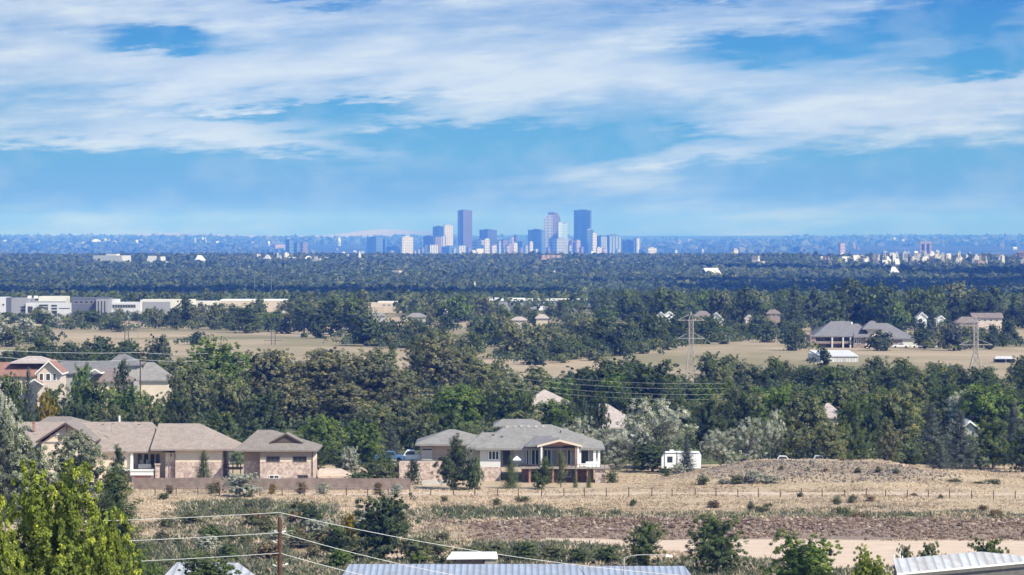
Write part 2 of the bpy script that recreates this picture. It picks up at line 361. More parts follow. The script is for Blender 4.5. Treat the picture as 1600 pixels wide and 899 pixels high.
# ------------------------------------------------------------------ ground sheet
def zones(x, d, z):
    """how green / sandy / brown / straw the ground is (the place's own ground cover)"""
    px = 800 + F * x / np.maximum(d, 1.); y = HZ + F * (CZ - z) / np.maximum(d, 1.)
    flat = HZ + F * CZ / np.maximum(d, 1.)
    w = 3.0 * nz(x, d, 4, 21) + 1.5 * nz(x, d, 1.2, 22); yy = flat + 2.2 * w + 7 * nz(x, d * 2, 11, 24); pw = px + 30 * nz(x, d, 3, 23) + 45 * nz(x, d, 8, 25)
    band = lambda v, a, b, s=3.: np.clip((v - a) / s, 0, 1) * np.clip((b - v) / s, 0, 1)
    near = (d > 400) & (d < 660)
    top = 841 + 4 * (px - 860) / 740.; bot = np.interp(px, [840, 900, 1000, 1180, 1300, 1600, 2500], [846, 852, 858, 876, 892, 880, 880])
    sand = near * np.clip((flat + .6 * w - top) / 2, 0, 1) * np.clip((bot - flat - .8 * w) / 3, 0, 1) * (px > 850)
    sand = np.maximum(sand, near * .8 * band(flat + .3 * w, 769.5, 774.5, 1.2) * (px > 430))
    sand = np.maximum(sand, near * .7 * band(flat + .4 * w, 812, 817, 2) * band(pw, 690, 1010, 20))
    sand = np.maximum(sand, near * .7 * band(yy, 862, 876, 3) * band(pw, 460, 760, 20))
    sand = np.maximum(sand, near * .8 * band(flat + .4 * w, 728, 750, 3) * band(pw, 488, 560, 8))
    green = near * np.maximum.reduce([band(yy, 786, 813, 5) * band(pw, 250, 560, 30), band(yy, 790, 812, 4) * band(pw, 650, 880, 25), .7 * band(yy, 800, 812, 4) * band(pw, 870, 1560, 40),
        band(yy, 850, 990, 6) * band(pw, 0, 480, 30), .8 * band(yy, 873, 990, 4) * band(pw, 380, 800, 30), .9 * band(yy, 846, 886, 5) * band(pw, 690, 1010, 30), .75 * band(yy, 808, 866, 6) * band(pw, 240, 720, 30) * np.clip(.6 + nz(x, d, 6, 28) * 1.4, 0, 1), .6 * band(yy, 796, 815, 5) * (px > 560), .8 * band(yy, 872, 990, 5) * (px > 1010)])
    brown = near * np.maximum(band(flat + .5 * w, 813, 846, 2.5) * np.clip((px - 700) / 60, 0, 1), .8 * band(yy, 808, 830, 4) * band(pw, 630, 700, 15))
    mound = near * np.clip((gz(x, d) - .9) / .8, 0, 1) * (d > 560) * (px > 1090) * np.clip((604 - d) / 5, 0, 1)
    fe = nz(x, d, 120, 31) * 60
    ff = (d > 900) & (d < 1900)
    wood = np.where(d > 640, 1., 0.) * (1 - ff * 1.)
    fgreen = ff * np.clip(nz(x, d, 35, 33) * 1.6 - .25, 0, 1) * .7
    green = np.clip(np.maximum.reduce([green, wood, fgreen, (d < 400) * .6 * np.ones_like(d)]), 0, 1)
    # dry plains at the far left
    dry = np.clip((d - 27000) / 3000, 0, 1) * np.clip((700 - px) / 150, 0, 1)
    green = green * (1 - dry)
    straw = near * (.5 + .5 * nz(x, d, 7, 41)) * (1 - green) * (1 - brown)
    return sand, green, np.maximum(brown, mound * .55), mound, straw, dry
def ground():
    t = np.linspace(-1, 1, 520); rows = np.concatenate([np.arange(-600, 400, 25), np.arange(400, 645, .85), np.arange(645, 1900, 5.5), 1900 * 1.02 ** np.arange(0, 162)])
    T, D = np.meshgrid(t, rows); Xx = T * (110 + .26 * np.maximum(D, 0)) * 1.0; Zz = gz(Xx, D)
    nr, nc = D.shape; V = np.stack([Xx, D, Zz], -1).reshape(-1, 3)
    i = (np.arange(nr - 1)[:, None] * nc + np.arange(nc - 1)[None]).ravel(); Q = np.stack([i, i + 1, i + nc + 1, i + nc], 1).astype(np.int32)
    me = bpy.data.meshes.new('ground'); me.vertices.add(len(V)); me.vertices.foreach_set('co', V.astype(np.float32).ravel())
    me.loops.add(Q.size); me.loops.foreach_set('vertex_index', Q.ravel()); me.polygons.add(len(Q)); me.polygons.foreach_set('loop_start', np.arange(0, Q.size, 4, dtype=np.int32))
    try: me.polygons.foreach_set('loop_total', np.full(len(Q), 4, dtype=np.int32))
    except Exception: pass
    s, g, b, mo, st, dr = zones(V[:, 0], V[:, 1], V[:, 2]); col = np.stack([s, g, b, dr], 1)
    at = me.attributes.new('cover', 'FLOAT_COLOR', 'POINT'); at.data.foreach_set('color', col.astype(np.float32).ravel())
    me.polygons.foreach_set('use_smooth', np.ones(len(Q), dtype=bool)); me.update(calc_edges=True)
    m, nt = nmat('ground_cover'); p = geo(nt)
    a = N(nt, 'ShaderNodeAttribute', attribute_name='cover'); sep = N(nt, 'ShaderNodeSeparateColor'); L(nt, a.outputs['Color'], sep.inputs[0])
    f1 = noise(nt, .35, p, 5); f2 = noise(nt, 2.4, p, 4, rough=.7); f3 = noise(nt, .012, p, 4)
    mp = N(nt, 'ShaderNodeVectorMath', operation='MULTIPLY'); L(nt, p, mp.inputs[0]); mp.inputs[1].default_value = (.035, .012, 0)
    f4 = noise(nt, 1., mp.outputs[0], 5, rough=.65)
    straw = ramp(nt, f1, [(.3, (0.374, 0.281, 0.178)), (.5, (0.510, 0.391, 0.264)), (.7, (0.612, 0.484, 0.340))])
    straw = mixc(nt, .5, straw, ramp(nt, f4, [(.32, (0.255, 0.212, 0.145)), (.5, (0.408, 0.332, 0.230)), (.68, (0.510, 0.416, 0.297))]))
    straw = mixc(nt, M(nt, 'MULTIPLY', f2, .6), straw, (.30, .23, .14))
    grn = ramp(nt, f1, [(.3, (.06, .075, .035)), (.55, (.12, .135, .06)), (.75, (.19, .18, .09))])
    farv = ramp(nt, noise(nt, .0016, p, 6, rough=.7), [(.40, (.018, .028, .018)), (.54, (.03, .04, .025)), (.60, (.12, .11, .09)), (.64, (.03, .038, .025)), (.72, (.022, .032, .02))])  # far ground coloured darker, standing in for cloud shade over the plain
    sepp = N(nt, 'ShaderNodeSeparateXYZ'); L(nt, p, sepp.inputs[0])
    isfar = N(nt, 'ShaderNodeMapRange'); L(nt, sepp.outputs[1], isfar.inputs[0]); isfar.inputs[1].default_value = 3000; isfar.inputs[2].default_value = 6000
    grn = mixc(nt, isfar.outputs[0], grn, farv)
    isfld = N(nt, 'ShaderNodeMapRange'); L(nt, sepp.outputs[1], isfld.inputs[0]); isfld.inputs[1].default_value = 800; isfld.inputs[2].default_value = 1000
    fld = mixc(nt, noise(nt, .03, p, 5, rough=.6), (0.230, 0.191, 0.119), (0.476, 0.374, 0.264)); fld = mixc(nt, ramp(nt, noise(nt, .011, mp2(nt, p), 5, rough=.6), [(.44, (0, 0, 0)), (.58, (1, 1, 1))]), fld, (0.204, 0.183, 0.102))
    straw = mixc(nt, M(nt, 'MULTIPLY', isfld.outputs[0], .85), straw, fld)
    c = mixc(nt, sep.outputs[1], straw, grn)
    c = mixc(nt, sep.outputs[2], c, ramp(nt, f2, [(.35, (.13, .095, .075)), (.5, (.23, .175, .14)), (.68, (.36, .29, .23))]))
    c = mixc(nt, sep.outputs[0], c, ramp(nt, f1, [(.3, (0.510, 0.396, 0.299)), (.7, (0.598, 0.475, 0.370))]))
    c = mixc(nt, a.outputs['Alpha'], c, ramp(nt, noise(nt, .0012, p, 5), [(.35, (.22, .19, .16)), (.6, (.33, .28, .23)), (.68, (.14, .14, .11))]))
    bp = N(nt, 'ShaderNodeBump'); bp.inputs['Strength'].default_value = .5; bp.inputs['Distance'].default_value = .25; L(nt, f2, bp.inputs['Height'])
    pbsdf(nt, c, .95, .1, bp.outputs[0]); me.materials.append(m)
    o = bpy.data.objects.new('ground', me); C.objects.link(o); tag(o, kind='structure')
    return o
ground()

# ------------------------------------------------------------------ grasses (uncountable)
def tintmat(name, rough=.9):
    m, nt = nmat(name); a = N(nt, 'ShaderNodeAttribute', attribute_name='tint')
    d = N(nt, 'ShaderNodeBsdfDiffuse'); L(nt, a.outputs['Color'], d.inputs[0])
    tr = N(nt, 'ShaderNodeBsdfTranslucent'); L(nt, a.outputs['Color'], tr.inputs[0])
    mx = N(nt, 'ShaderNodeMixShader'); mx.inputs[0].default_value = .3; L(nt, d.outputs[0], mx.inputs[1]); L(nt, tr.outputs[0], mx.inputs[2])
    o = N(nt, 'ShaderNodeOutputMaterial'); L(nt, mx.outputs[0], o.inputs[0]); return m
def grasses():
    rng = np.random.RandomState(5); n = 150000
    d = 400 + 240 * rng.uniform(0, 1, n) ** .9; x = rng.uniform(-1, 1, n) * d * .16; z = gz(x, d)
    s, g, b, mo, st, dr = zones(x, d, z)
    keep = rng.uniform(0, 1, n) > s * 1.0
    hs = (d > 577) & (x < X(945, 590)) & (x > X(215, 590)); keep &= ~hs
    keep &= ~((d > 608) & (x < 60))
    patch = nz(x, d, 3.5, 77) + .6 * nz(x, d, 1.1, 78)
    keep &= (patch + rng.uniform(-.6, .6, n) > -.12)
    x, d, z, s, g, b, mo = (q[keep] for q in (x, d, z, s, g, b, mo)); n = len(x); patch = patch[keep]
    pal_s = np.array([[.38, .30, .20], [.48, .375, .26], [.56, .45, .32], [.62, .51, .385], [.51, .385, .275]])
    pal_g = np.array([[0.126, 0.144, 0.072], [0.180, 0.189, 0.108], [0.243, 0.225, 0.153], [0.099, 0.117, 0.063]])
    pal_b = np.array([[.24, .165, .12], [.35, .25, .18], [.46, .35, .26], [.16, .105, .075]])
    pal_m = np.array([[.30, .26, .22], [.22, .19, .16], [.38, .33, .27], [.36, .29, .21]])
    col = pal_s[np.clip((2.5 + 2.2 * nz(x, d, 8, 91) + rng.uniform(-1.3, 1.3, n)).astype(int), 0, 4)] * (1 + .25 * nz(x, d, 6, 80) + .22 * nz(x, d, 1.4, 81))[:, None]
    u = rng.uniform(0, 1, n)
    for w_, pal in ((g, pal_g), (b, pal_b), (mo, pal_m)):
        sel = rng.uniform(0, 1, n) < w_ * .92; col[sel] = pal[rng.randint(0, 4, sel.sum())]
    K = 5; h = (.13 + .20 * rng.uniform(0, 1, n) ** 2) * (1 + 1.6 * g) * (1 + .5 * np.clip(patch, 0, 1)); h = np.where(b > .4, h * .8, h); h = np.where(d > 560, h * .8, h)
    B = []; T = []
    for k in range(K):
        a = rng.uniform(0, 6.28, n); bx = x + rng.normal(size=n) * .16; bd = d + rng.normal(size=n) * .16
        wd = .08 + .09 * rng.uniform(0, 1, n); ln = h * rng.uniform(.2, 1.3, n); la = rng.uniform(0, 6.28, n)
        p0 = np.stack([bx - wd * np.cos(a), bd - wd * np.sin(a), z - .05], 1); p1 = np.stack([bx + wd * np.cos(a), bd + wd * np.sin(a), z - .05], 1)
        p2 = np.stack([bx + ln * np.cos(la), bd + ln * np.sin(la), z + h * rng.uniform(.6, 1.1, n)], 1)
        B.append(np.stack([p0, p1, p2], 1)); T.append(np.repeat((col * rng.uniform(.86, 1.14, (n, 1)))[:, None], 3, 1))
    V = np.concatenate(B).reshape(-1, 3); Tn = np.concatenate(T).reshape(-1, 3); Tn = np.hstack([np.clip(Tn, 0, 1), np.ones((len(Tn), 1))])
    me = raw_mesh('dry_grass', V, 3, Tn, [tintmat('grass_blades')])
    o = bpy.data.objects.new('dry_grass', me); C.objects.link(o)
    tag(o, 'straw coloured and green grass and weeds across the open field', 'grass', kind='stuff')
grasses()
def clods():
    rng = np.random.RandomState(9); n = 11000
    x = rng.uniform(X(735, 500), 95, n); d = 500 + rng.normal(size=n) * 5.2; z = gz(x, d)
    # lumps of dug earth and dead brush: deformed octahedra
    base = np.array([[1, 0, 0], [0, 1, 0], [-1, 0, 0], [0, -1, 0], [0, 0, 1.], [0, 0, -1.]]); tri = [(0, 1, 4), (1, 2, 4), (2, 3, 4), (3, 0, 4), (1, 0, 5), (2, 1, 5), (3, 2, 5), (0, 3, 5)]
    sc = .07 + .26 * rng.uniform(0, 1, n) ** 3
    P = base[None] * (1 + .5 * rng.uniform(-1, 1, (n, 6, 3))) ; P = P + .3 * rng.normal(size=(n, 6, 3)) * .5
    P = P * sc[:, None, None] * np.array([1.3, 1, .8]) + np.stack([x, d, z + sc * .3], 1)[:, None]
    V = P[:, np.array(tri)].reshape(-1, 3)
    pal = np.array([[.21, .15, .115], [.31, .235, .185], [.14, .10, .075], [.42, .33, .265], [.24, .165, .125]])
    c = np.repeat(pal[rng.randint(0, 5, n)] * rng.uniform(.8, 1.2, (n, 1)), 24, 0); c = np.hstack([c, np.ones((len(c), 1))])
    me = raw_mesh('earth_rubble', V, 3, c, [tintmat('earth_clods')]); o = bpy.data.objects.new('earth_rubble', me); C.objects.link(o)
    tag(o, 'long low bank of dark brown earth clods and dead brush beside the sandy track', 'rubble', kind='stuff')
    n = 3600; x = rng.normal(size=n) * 13 + 51; d = 590 + rng.normal(size=n) * 8; k = (d < 601) & (gz(x, d) > .6); x, d = x[k], d[k]; n = len(x); z = gz(x, d)
    sc = .06 + .22 * rng.uniform(0, 1, n) ** 3; P = base[None] * (1 + .5 * rng.uniform(-1, 1, (n, 6, 3))); P = P * sc[:, None, None] + np.stack([x, d, z + sc * .3], 1)[:, None]
    V = P[:, np.array(tri)].reshape(-1, 3); pal = np.array([[.26, .23, .20], [.36, .32, .28], [.17, .15, .13], [.32, .26, .20]])
    c = np.repeat(pal[rng.randint(0, 4, n)] * rng.uniform(.8, 1.2, (n, 1)), 24, 0); c = np.hstack([c, np.ones((len(c), 1))])
    me = raw_mesh('mound_rubble', V, 3, c, [tintmat('mound_clods')]); o = bpy.data.objects.new('mound_rubble', me); C.objects.link(o)
    tag(o, 'grey stones and dead brush over the face of the low mound', 'rubble', kind='stuff')
clods()

# ------------------------------------------------------------------ far woods (uncountable)
def woods():
    rng = np.random.RandomState(21); Xs = []; Ds = []
    D = 1790.
    while D < 7900:
        sp = np.interp(D, [1790, 2400, 4500, 8000], [7.5, 9.5, 13, 22]); hw = D * .155; n = int(2 * hw / sp)
        x = -hw + (np.arange(n) + rng.uniform(0, 1, n)) * sp; d = D + rng.uniform(-.5, .5, n) * sp * 1.3
        px = 800 + F * x / d
        k = np.ones(n, bool)
        if D < 1900: k &= ~(px < 470)
        k &= ~((px > 1270) & (d > 5300) & (d < 8000) & (rng.uniform(0, 1, n) < .85))
        k &= ~((px > 400) & (px < 520) & (d > 6000) & (d < 6900) & (rng.uniform(0, 1, n) < .6))
        k &= ~((px > 752) & (px < 930) & (d > 1940) & (d < 2060)); k &= ~((px > 750) & (px < 935) & (d <= 1945) & (rng.uniform(0, 1, n) < .9)); k &= ~((px > 555) & (px < 632) & (d < 1935))
        k &= (nz(x, d, 60, 50) + rng.uniform(-.7, .7, n) > -.75)
        Xs.append(x[k]); Ds.append(d[k]); D += sp * 1.0
    x = np.concatenate(Xs); d = np.concatenate(Ds)
    # distant scattered groves over the plain
    n2 = 9000; dd = 8000 * (34000 / 8000) ** rng.uniform(0, 1, n2); xx = rng.uniform(-1, 1, n2) * dd * .15
    k2 = (nz(xx, dd * .4, 500, 51) > -.1) & ~((dd > 16500) & (dd < 19500) & (np.abs(xx) < 1200)); x = np.r_[x, xx[k2]]; d = np.r_[d, dd[k2]]
    z = gz(x, d); n = len(x)
    h = rng.uniform(7, 14, n) * (1 + .18 * nz(x, d, 130, 52)); w = rng.uniform(8, 15, n) * np.interp(d, [2000, 7000, 12000, 30000], [.85, 1.25, 2.5, 8]); h = h * np.interp(d, [1800, 2400, 3000, 8000, 30000], [.78, .85, 1., 1.1, 1.3])
    tn = np.clip(.45 + .35 * nz(x, d, 45, 53) + rng.uniform(-.32, .32, n), 0, 1)
    for nm, sel, K, cs, lab in (('tree_line', d < 2750, 60, .13, 'line of mixed green trees massed beyond the fields and pale business buildings'), ('wood', (d >= 2750) & (d < 4800), 26, .21, 'hazy blue green wood covering the slope before the city'), ('far_wood', (d >= 4800) & (d < 8000), 15, .28, 'hazy ridge of woods just below the city skyline'), ('distant_groves', d >= 8000, 9, .42, 'faint blue groves across the distant plain')):
        xs, ds, zs, hs, ws, ts = (q[sel] for q in (x, d, z, h, w, tn)); m = len(xs); i = np.repeat(np.arange(m), K)
        v = rng.normal(size=(m * K, 3)); v[:, 2] = np.abs(v[:, 2]) * 1.0 - .25; v[:, 1] -= .2; v /= np.linalg.norm(v, axis=1, keepdims=True)
        bump = 1 + .16 * np.sin(v[:, 0] * 5 + i * 1.7) * np.sin(v[:, 2] * 6 + i)
        rr = rng.uniform(.78, 1.05, m * K) * bump
        c = np.stack([xs[i] + v[:, 0] * ws[i] * .5 * rr, ds[i] + v[:, 1] * ws[i] * .5 * rr, zs[i] + hs[i] * .45 + v[:, 2] * hs[i] * .52 * rr], 1)
        nr = v + rng.normal(size=(m * K, 3)) * .45; s = ws[i] * cs * rng.uniform(.7, 1.5, m * K) * 1.25
        tone = np.clip(ts[i] + rng.uniform(-.18, .18, m * K), 0, 1)
        me = quads_mesh(nm, c, nr, s, s * .8, tone, WOODM, rng, sn=v + np.array([0, 0, .2]) + rng.normal(size=(m * K, 3)) * .3)
        o = bpy.data.objects.new(nm, me); C.objects.link(o); tag(o, lab, 'woodland', kind='stuff')
WOODM = leafmat('leaf_wood', (.105, .142, .078), .33)
woods()

# ------------------------------------------------------------------ building materials
SH_TAN = shingle('shingle_tan', (.295, .245, .21)); SH_TAN2 = shingle('shingle_tan_weathered', (0.22, 0.192, 0.168)); SH_GREY = shingle('shingle_grey', (0.235, 0.225, 0.208)); SH_DGREY = shingle('shingle_dark_grey', (0.176, 0.172, 0.176))
SH_RED = shingle('shingle_red_brown', (.27, .15, .115)); SH_PINK = shingle('shingle_pale_pink', (.40, .34, .31)); SH_BRN = shingle('shingle_brown', (.20, .165, .15))
STUCCO = plain('stucco_cream', (0.651, 0.546, 0.431), .9, .06, .6); TAUPE = plain('stucco_taupe', (0.352, 0.282, 0.229), .9, .08, .6); SIDING = plain('siding_white', (0.598, 0.581, 0.554), .7, .05, .8)
SIDG = plain('siding_grey', (.40, .39, .36), .8, .06, .8); PINKW = plain('siding_pale_pink', (.60, .49, .42), .8, .06, .8); WHITE = plain('white_paint', (.80, .80, .78), .5, .04, 2)
BRICK = brickm('brick_pink', (0.370, 0.246, 0.211), (0.581, 0.475, 0.405), (0.528, 0.475, 0.422)); BRICKR = brickm('brick_red', (0.290, 0.132, 0.097), (0.370, 0.194, 0.141), (0.396, 0.334, 0.290)); BRICKB = brickm('brick_brown', (0.229, 0.167, 0.145), (0.290, 0.229, 0.194), (0.334, 0.299, 0.273))
TRIM = plain('trim_brown', (.10, .07, .055), .7, .1, 2); WOODP = plain('wood_fence', (.215, .165, .14), .9, .22, 1.2); WOODG = plain('wood_grey', (.30, .26, .22), .9, .2, 2); WOODD = plain('wood_dark', (.10, .05, .035), .8, .3, 3)
DARKIN = plain('dark_interior', (.035, .033, .035), .9, .2, 1); STEEL = plain('galvanised_steel', (.42, .40, .38), .5, .12, 2, metal=.3); CONC = plain('concrete', (.52, .49, .45), .9, .1, 1)
BLK = plain('black_rubber', (.02, .02, .02), .7, .1, 3); WIRE = plain('cable_aluminium', (.62, .62, .60), .5, .05, 2)
def glassm():
    m, nt = nmat('window_glass'); pbsdf(nt, (.035, .045, .055), .08, .8); return m
GLASS = glassm()
CREAMR = plain('flat_roof_cream', (.60, .57, .50), .8, .05, .3); TANR = plain('building_tan', (.50, .42, .33), .9, .08, .2); GREYP = plain('panel_grey', (.27, .27, .29), .7, .06, .2); DGREYP = plain('panel_dark_grey', (.10, .11, .14), .6, .08, .2); LGREYP = plain('panel_light_grey', (.52, .52, .54), .7, .05, .2)
RIBW = ribbed('ribbed_roof_blue_white', (.48, .52, .60), .62, .35, 0, .25, .62); RIBW2 = ribbed('ribbed_roof_white', (.58, .59, .60), .9, .4, 0, .1, .62); METW = ribbed('ribbed_wall_white', (.62, .62, .60), .8, .6, 0, .0, .8)

def window(parent, x0, x1, y, z0, z1, mull=1, fw=.09, frame=WHITE, glass=None, name='window'):
    """window facing the viewer on a wall whose face is at depth y"""
    mb = MB(); mb.box(x0, x1, y - .07, y - .003, z0, z0 + fw).box(x0, x1, y - .07, y - .003, z1 - fw, z1).box(x0, x0 + fw, y - .07, y - .003, z0 + fw, z1 - fw).box(x1 - fw, x1, y - .07, y - .003, z0 + fw, z1 - fw)
    for i in range(mull):
        xm = x0 + (x1 - x0) * (i + 1) / (mull + 1); mb.box(xm - fw / 2, xm + fw / 2, y - .065, y - .003, z0 + fw, z1 - fw)
    w = mb.build(name, frame, parent); MB().box(x0 + fw, x1 - fw, y - .035, y - .004, z0 + fw, z1 - fw).build('pane', glass or GLASS, w); return w

# ---- tan ranch house (left)
def house_tan():
    D = 595.; x = lambda p: X(p, D); z = lambda y, d=D: Z(y, d)
    h = empty('ranch_house', (x(190), D, 0), 'long tan brick ranch house with pinkish shingle roof behind the brown board fence', 'house', 'houses along the field edge')
    ze = z(705); yb = D + 15; yr = D + 8.5; zr = z(659.5, D + 8.5)
    roof = MB().hip(x(6), x(256), D - .8, D + 17, ze, x(8), x(229), yr, zr).build('roof', SH_TAN, h)
    MB().hip(x(236), x(367), D - 1.6, D + 15.5, z(702, D - 1.6), x(241), x(306), D + 7, z(662, D + 7), .25).build('roof', SH_TAN, h)
    MB().hip(x(40), x(118), D + 9, D + 22, zr - .6, x(56), x(92), D + 15, z(651, D + 15)).build('roof', SH_TAN2, h)
    g = MB().gable_y(x(62), x(154), D - 5.5, yr + 1, z(690, D - 5), z(660, D - 5), .3, 0, 1).build('roof', [SH_TAN2, TRIM], h, label='weathered front gable roof')
    # walls
    W = MB()
    W.box(x(14), x(203), D, D + 15.6, 0, ze - .25)
    W.prism([(x(70), D - 4.5, 0), (x(148), D - 4.5, 0), (x(148), D - .003, 0), (x(70), D - .003, 0)], [(x(70), D - 4.5, z(693, D - 5)), (x(148), D - 4.5, z(693, D - 5)), (x(148), D - .003, z(693, D - 5)), (x(70), D - .003, z(693, D - 5))])
    W.poly([(x(70), D - 4.5, z(693, D - 5)), (x(148), D - 4.5, z(693, D - 5)), (x(108), D - 4.5, z(665, D - 5))])
    W.box(x(258), x(273), D + .1, D + 14, z(722), ze - .25)
    W.box(x(274.2), x(348), D - .6, D + 14, z(722), z(703.5))
    W.box(x(203.1), x(257.9), D + 3.2, D + 14, 0, ze - .25)
    W.build('wall', STUCCO, h)
    MB().box(x(257.9), x(273), D + .06, D + 14.02, -.3, z(722.01)).box(x(274.1), x(348.1), D - .64, D + 14, -.3, z(722.01)).build('brick_base', BRICK, h)
    MB().box(x(243), x(249.5), D - .9, D - .3, -.2, z(727)).box(x(242), x(250.5), D - 1., D - .2, z(726.9), z(724.5)).build('brick_pillar', BRICK, h)
    MB().box(x(204), x(208), D - .5, D - .2, 0, ze - .3).build('porch_post', WHITE, h)
    dk = MB().box(x(182), x(240), D - 1.8, D + 3.1, z(736.5), z(735)).box(x(205), x(241), D - 1.85, D - 1.7, z(742), z(737.5)).box(x(180), x(242), D - 1.95, D - 1.8, z(733.8), z(732.6)).build('deck', WHITE, h)
    MB().box(x(208), x(241), D - 1.6, D - 1.4, -.2, z(742.1)).build('deck_skirt', BRICKR, h)
    pw = MB()
    for p in (212, 222, 232, 240): pw.box(x(p), x(p + 6), D + 3.08, D + 3.17, z(733), z(712))
    pw.build('porch_window', GLASS, h)
    MB().box(x(215), x(235), D + .8, D + 2.2, z(733), z(726)).box(x(217), x(220), D + 1.9, D + 2.1, z(726), z(720)).box(x(226), x(229), D + 1.9, D + 2.1, z(726), z(720)).build('patio_table', STEEL, h)
    for p in (273.6, 349.4): MB().tube((x(p), D - .75, 0), (x(p), D - .75, ze - .4), .07).build('downspout', TRIM, h)
    MB().box(x(266), x(267.6), D - .02, D + .09, z(714), z(709)).build('wall_lamp', TRIM, h)
    MB().box(x(43.5), x(47), D + 5, D + 5.6, z(674, D + 5), z(661, D + 5)).box(x(42.5), x(48), D + 4.95, D + 5.65, z(661, D + 5), z(659.5, D + 5)).build('chimney', BRICKR, h)
    MB().tube((x(177), yr + .5, zr - .3), (x(177), yr + .5, zr + .9), .14).build('vent_pipe', WHITE, h)
    MB().tube((x(171.5), D + 3, z(676, D + 3)), (x(171.5), D + 3, z(661, D + 3) - .3), .08).build('vent_pipe', STEEL, h)
    for p, yy in ((150, 664), (166, 663), (207, 664), (262, 667), (288, 665.5)):
        t = (704 - yy) / 44.; MB().box(x(p), x(p) + .45, D + 8.5 * t - .2, D + 8.5 * t + .25, z(yy + 1.2, D + 8 * t), z(yy - .6, D + 8 * t)).build('roof_vent', TRIM, h)
    MB().box(x(92), x(100), D - 4.62, D - 4.5, z(683, D - 5), z(676, D - 5)).box(x(128), x(140), D - 4.62, D - 4.5, z(712, D - 5), z(699, D - 5)).build('window', SIDING, h)
    MB().box(x(106.8), x(109), D - 5.4, D - 4.6, z(680, D - 5), z(664, D - 5)).box(x(84), x(132), D - 5.35, D - 5.2, z(681.5, D - 5), z(680, D - 5)).build('gable_truss', TRIM, h)
    # deck & stairs between the houses
    s = empty('raised_deck', (x(360), D + 2, 0), 'small raised wooden deck between the two tan brick houses', 'deck')
    MB().box(x(350.5), x(376), D + 1, D + 5, z(735), z(733.3)).build('deck_floor', WOODG, s)
    for p in (351.5, 362, 374): MB().box(x(p), x(p) + .14, D + 1.1, D + 1.24, 0, z(726)).build('post', WOODD, s)
    MB().box(x(351), x(376), D + 1.05, D + 1.14, z(727), z(726)).build('railing', WOODD, s)
    b = empty('patio_umbrella', (x(360), D + 3, z(733.3)), 'pale square patio umbrella on the small deck between the tan houses', 'umbrella')
    MB().tube((x(361), D + 3, z(733.3)), (x(361), D + 3, z(719)), .04).build('pole', STEEL, b)
    MB().hip(x(355), x(368), D + 2, D + 4, z(722.5), x(361), x(361.5), D + 3, z(719.5), .08).build('canopy', WHITE, b)
house_tan()
def house_tan_small():
    D = 592.; x = lambda p: X(p, D); z = lambda y, d=D: Z(y, d)
    h = empty('brick_house', (x(433), D, 0), 'two storey tan and pink brick house with small front gable on a hip roof', 'house', 'houses along the field edge')
    ze = z(703)
    MB().hip(x(366), x(497), D - .9, D + 13.5, ze, x(398), x(421), D + 6.5, z(672, D + 6.5), .25).build('roof', SH_TAN2, h)
    MB().gable_y(x(420), x(472), D + 1.3, D + 6, z(691.5, D + 1.3), z(677.5, D + 1.3), .25, 0, 1).build('roof', [SH_TAN2, TRIM], h)
    MB().poly([(x(423), D + 1.6, z(692, D + 1.3)), (x(469), D + 1.6, z(692, D + 1.3)), (x(446), D + 1.6, z(680, D + 1.3))]).build('gable_wall', TRIM, h)
    MB().box(x(379), x(406), D + 2.5, D + 12, z(722), ze - .2).box(x(406.1), x(489), D, D + 12, z(722), ze - .22).build('wall', TAUPE, h)
    MB().box(x(406.05), x(489.05), D - .03, D + 12, z(722.1), z(715.4)).build('wall_band', STUCCO, h)
    MB().box(x(379), x(406), D + 2.46, D + 12, -.3, z(722.05)).box(x(406.05), x(489.05), D - .04, D + 12, -.3, z(722.05)).build('brick_base', BRICK, h)
    for a, b in ((416, 437), (457.5, 479)): window(h, x(a), x(b), D - .04, z(722), z(713.6), 2, .1, TRIM)
    for a, b in ((420, 436), (465, 481)): window(h, x(a), x(b), D - .04, z(748.5), z(742.6), 1, .1, WHITE if a < 440 else TRIM)
    MB().tube((x(488), D - .12, 0), (x(488), D - .12, ze - .3), .06).build('downspout', TRIM, h)
house_tan_small()
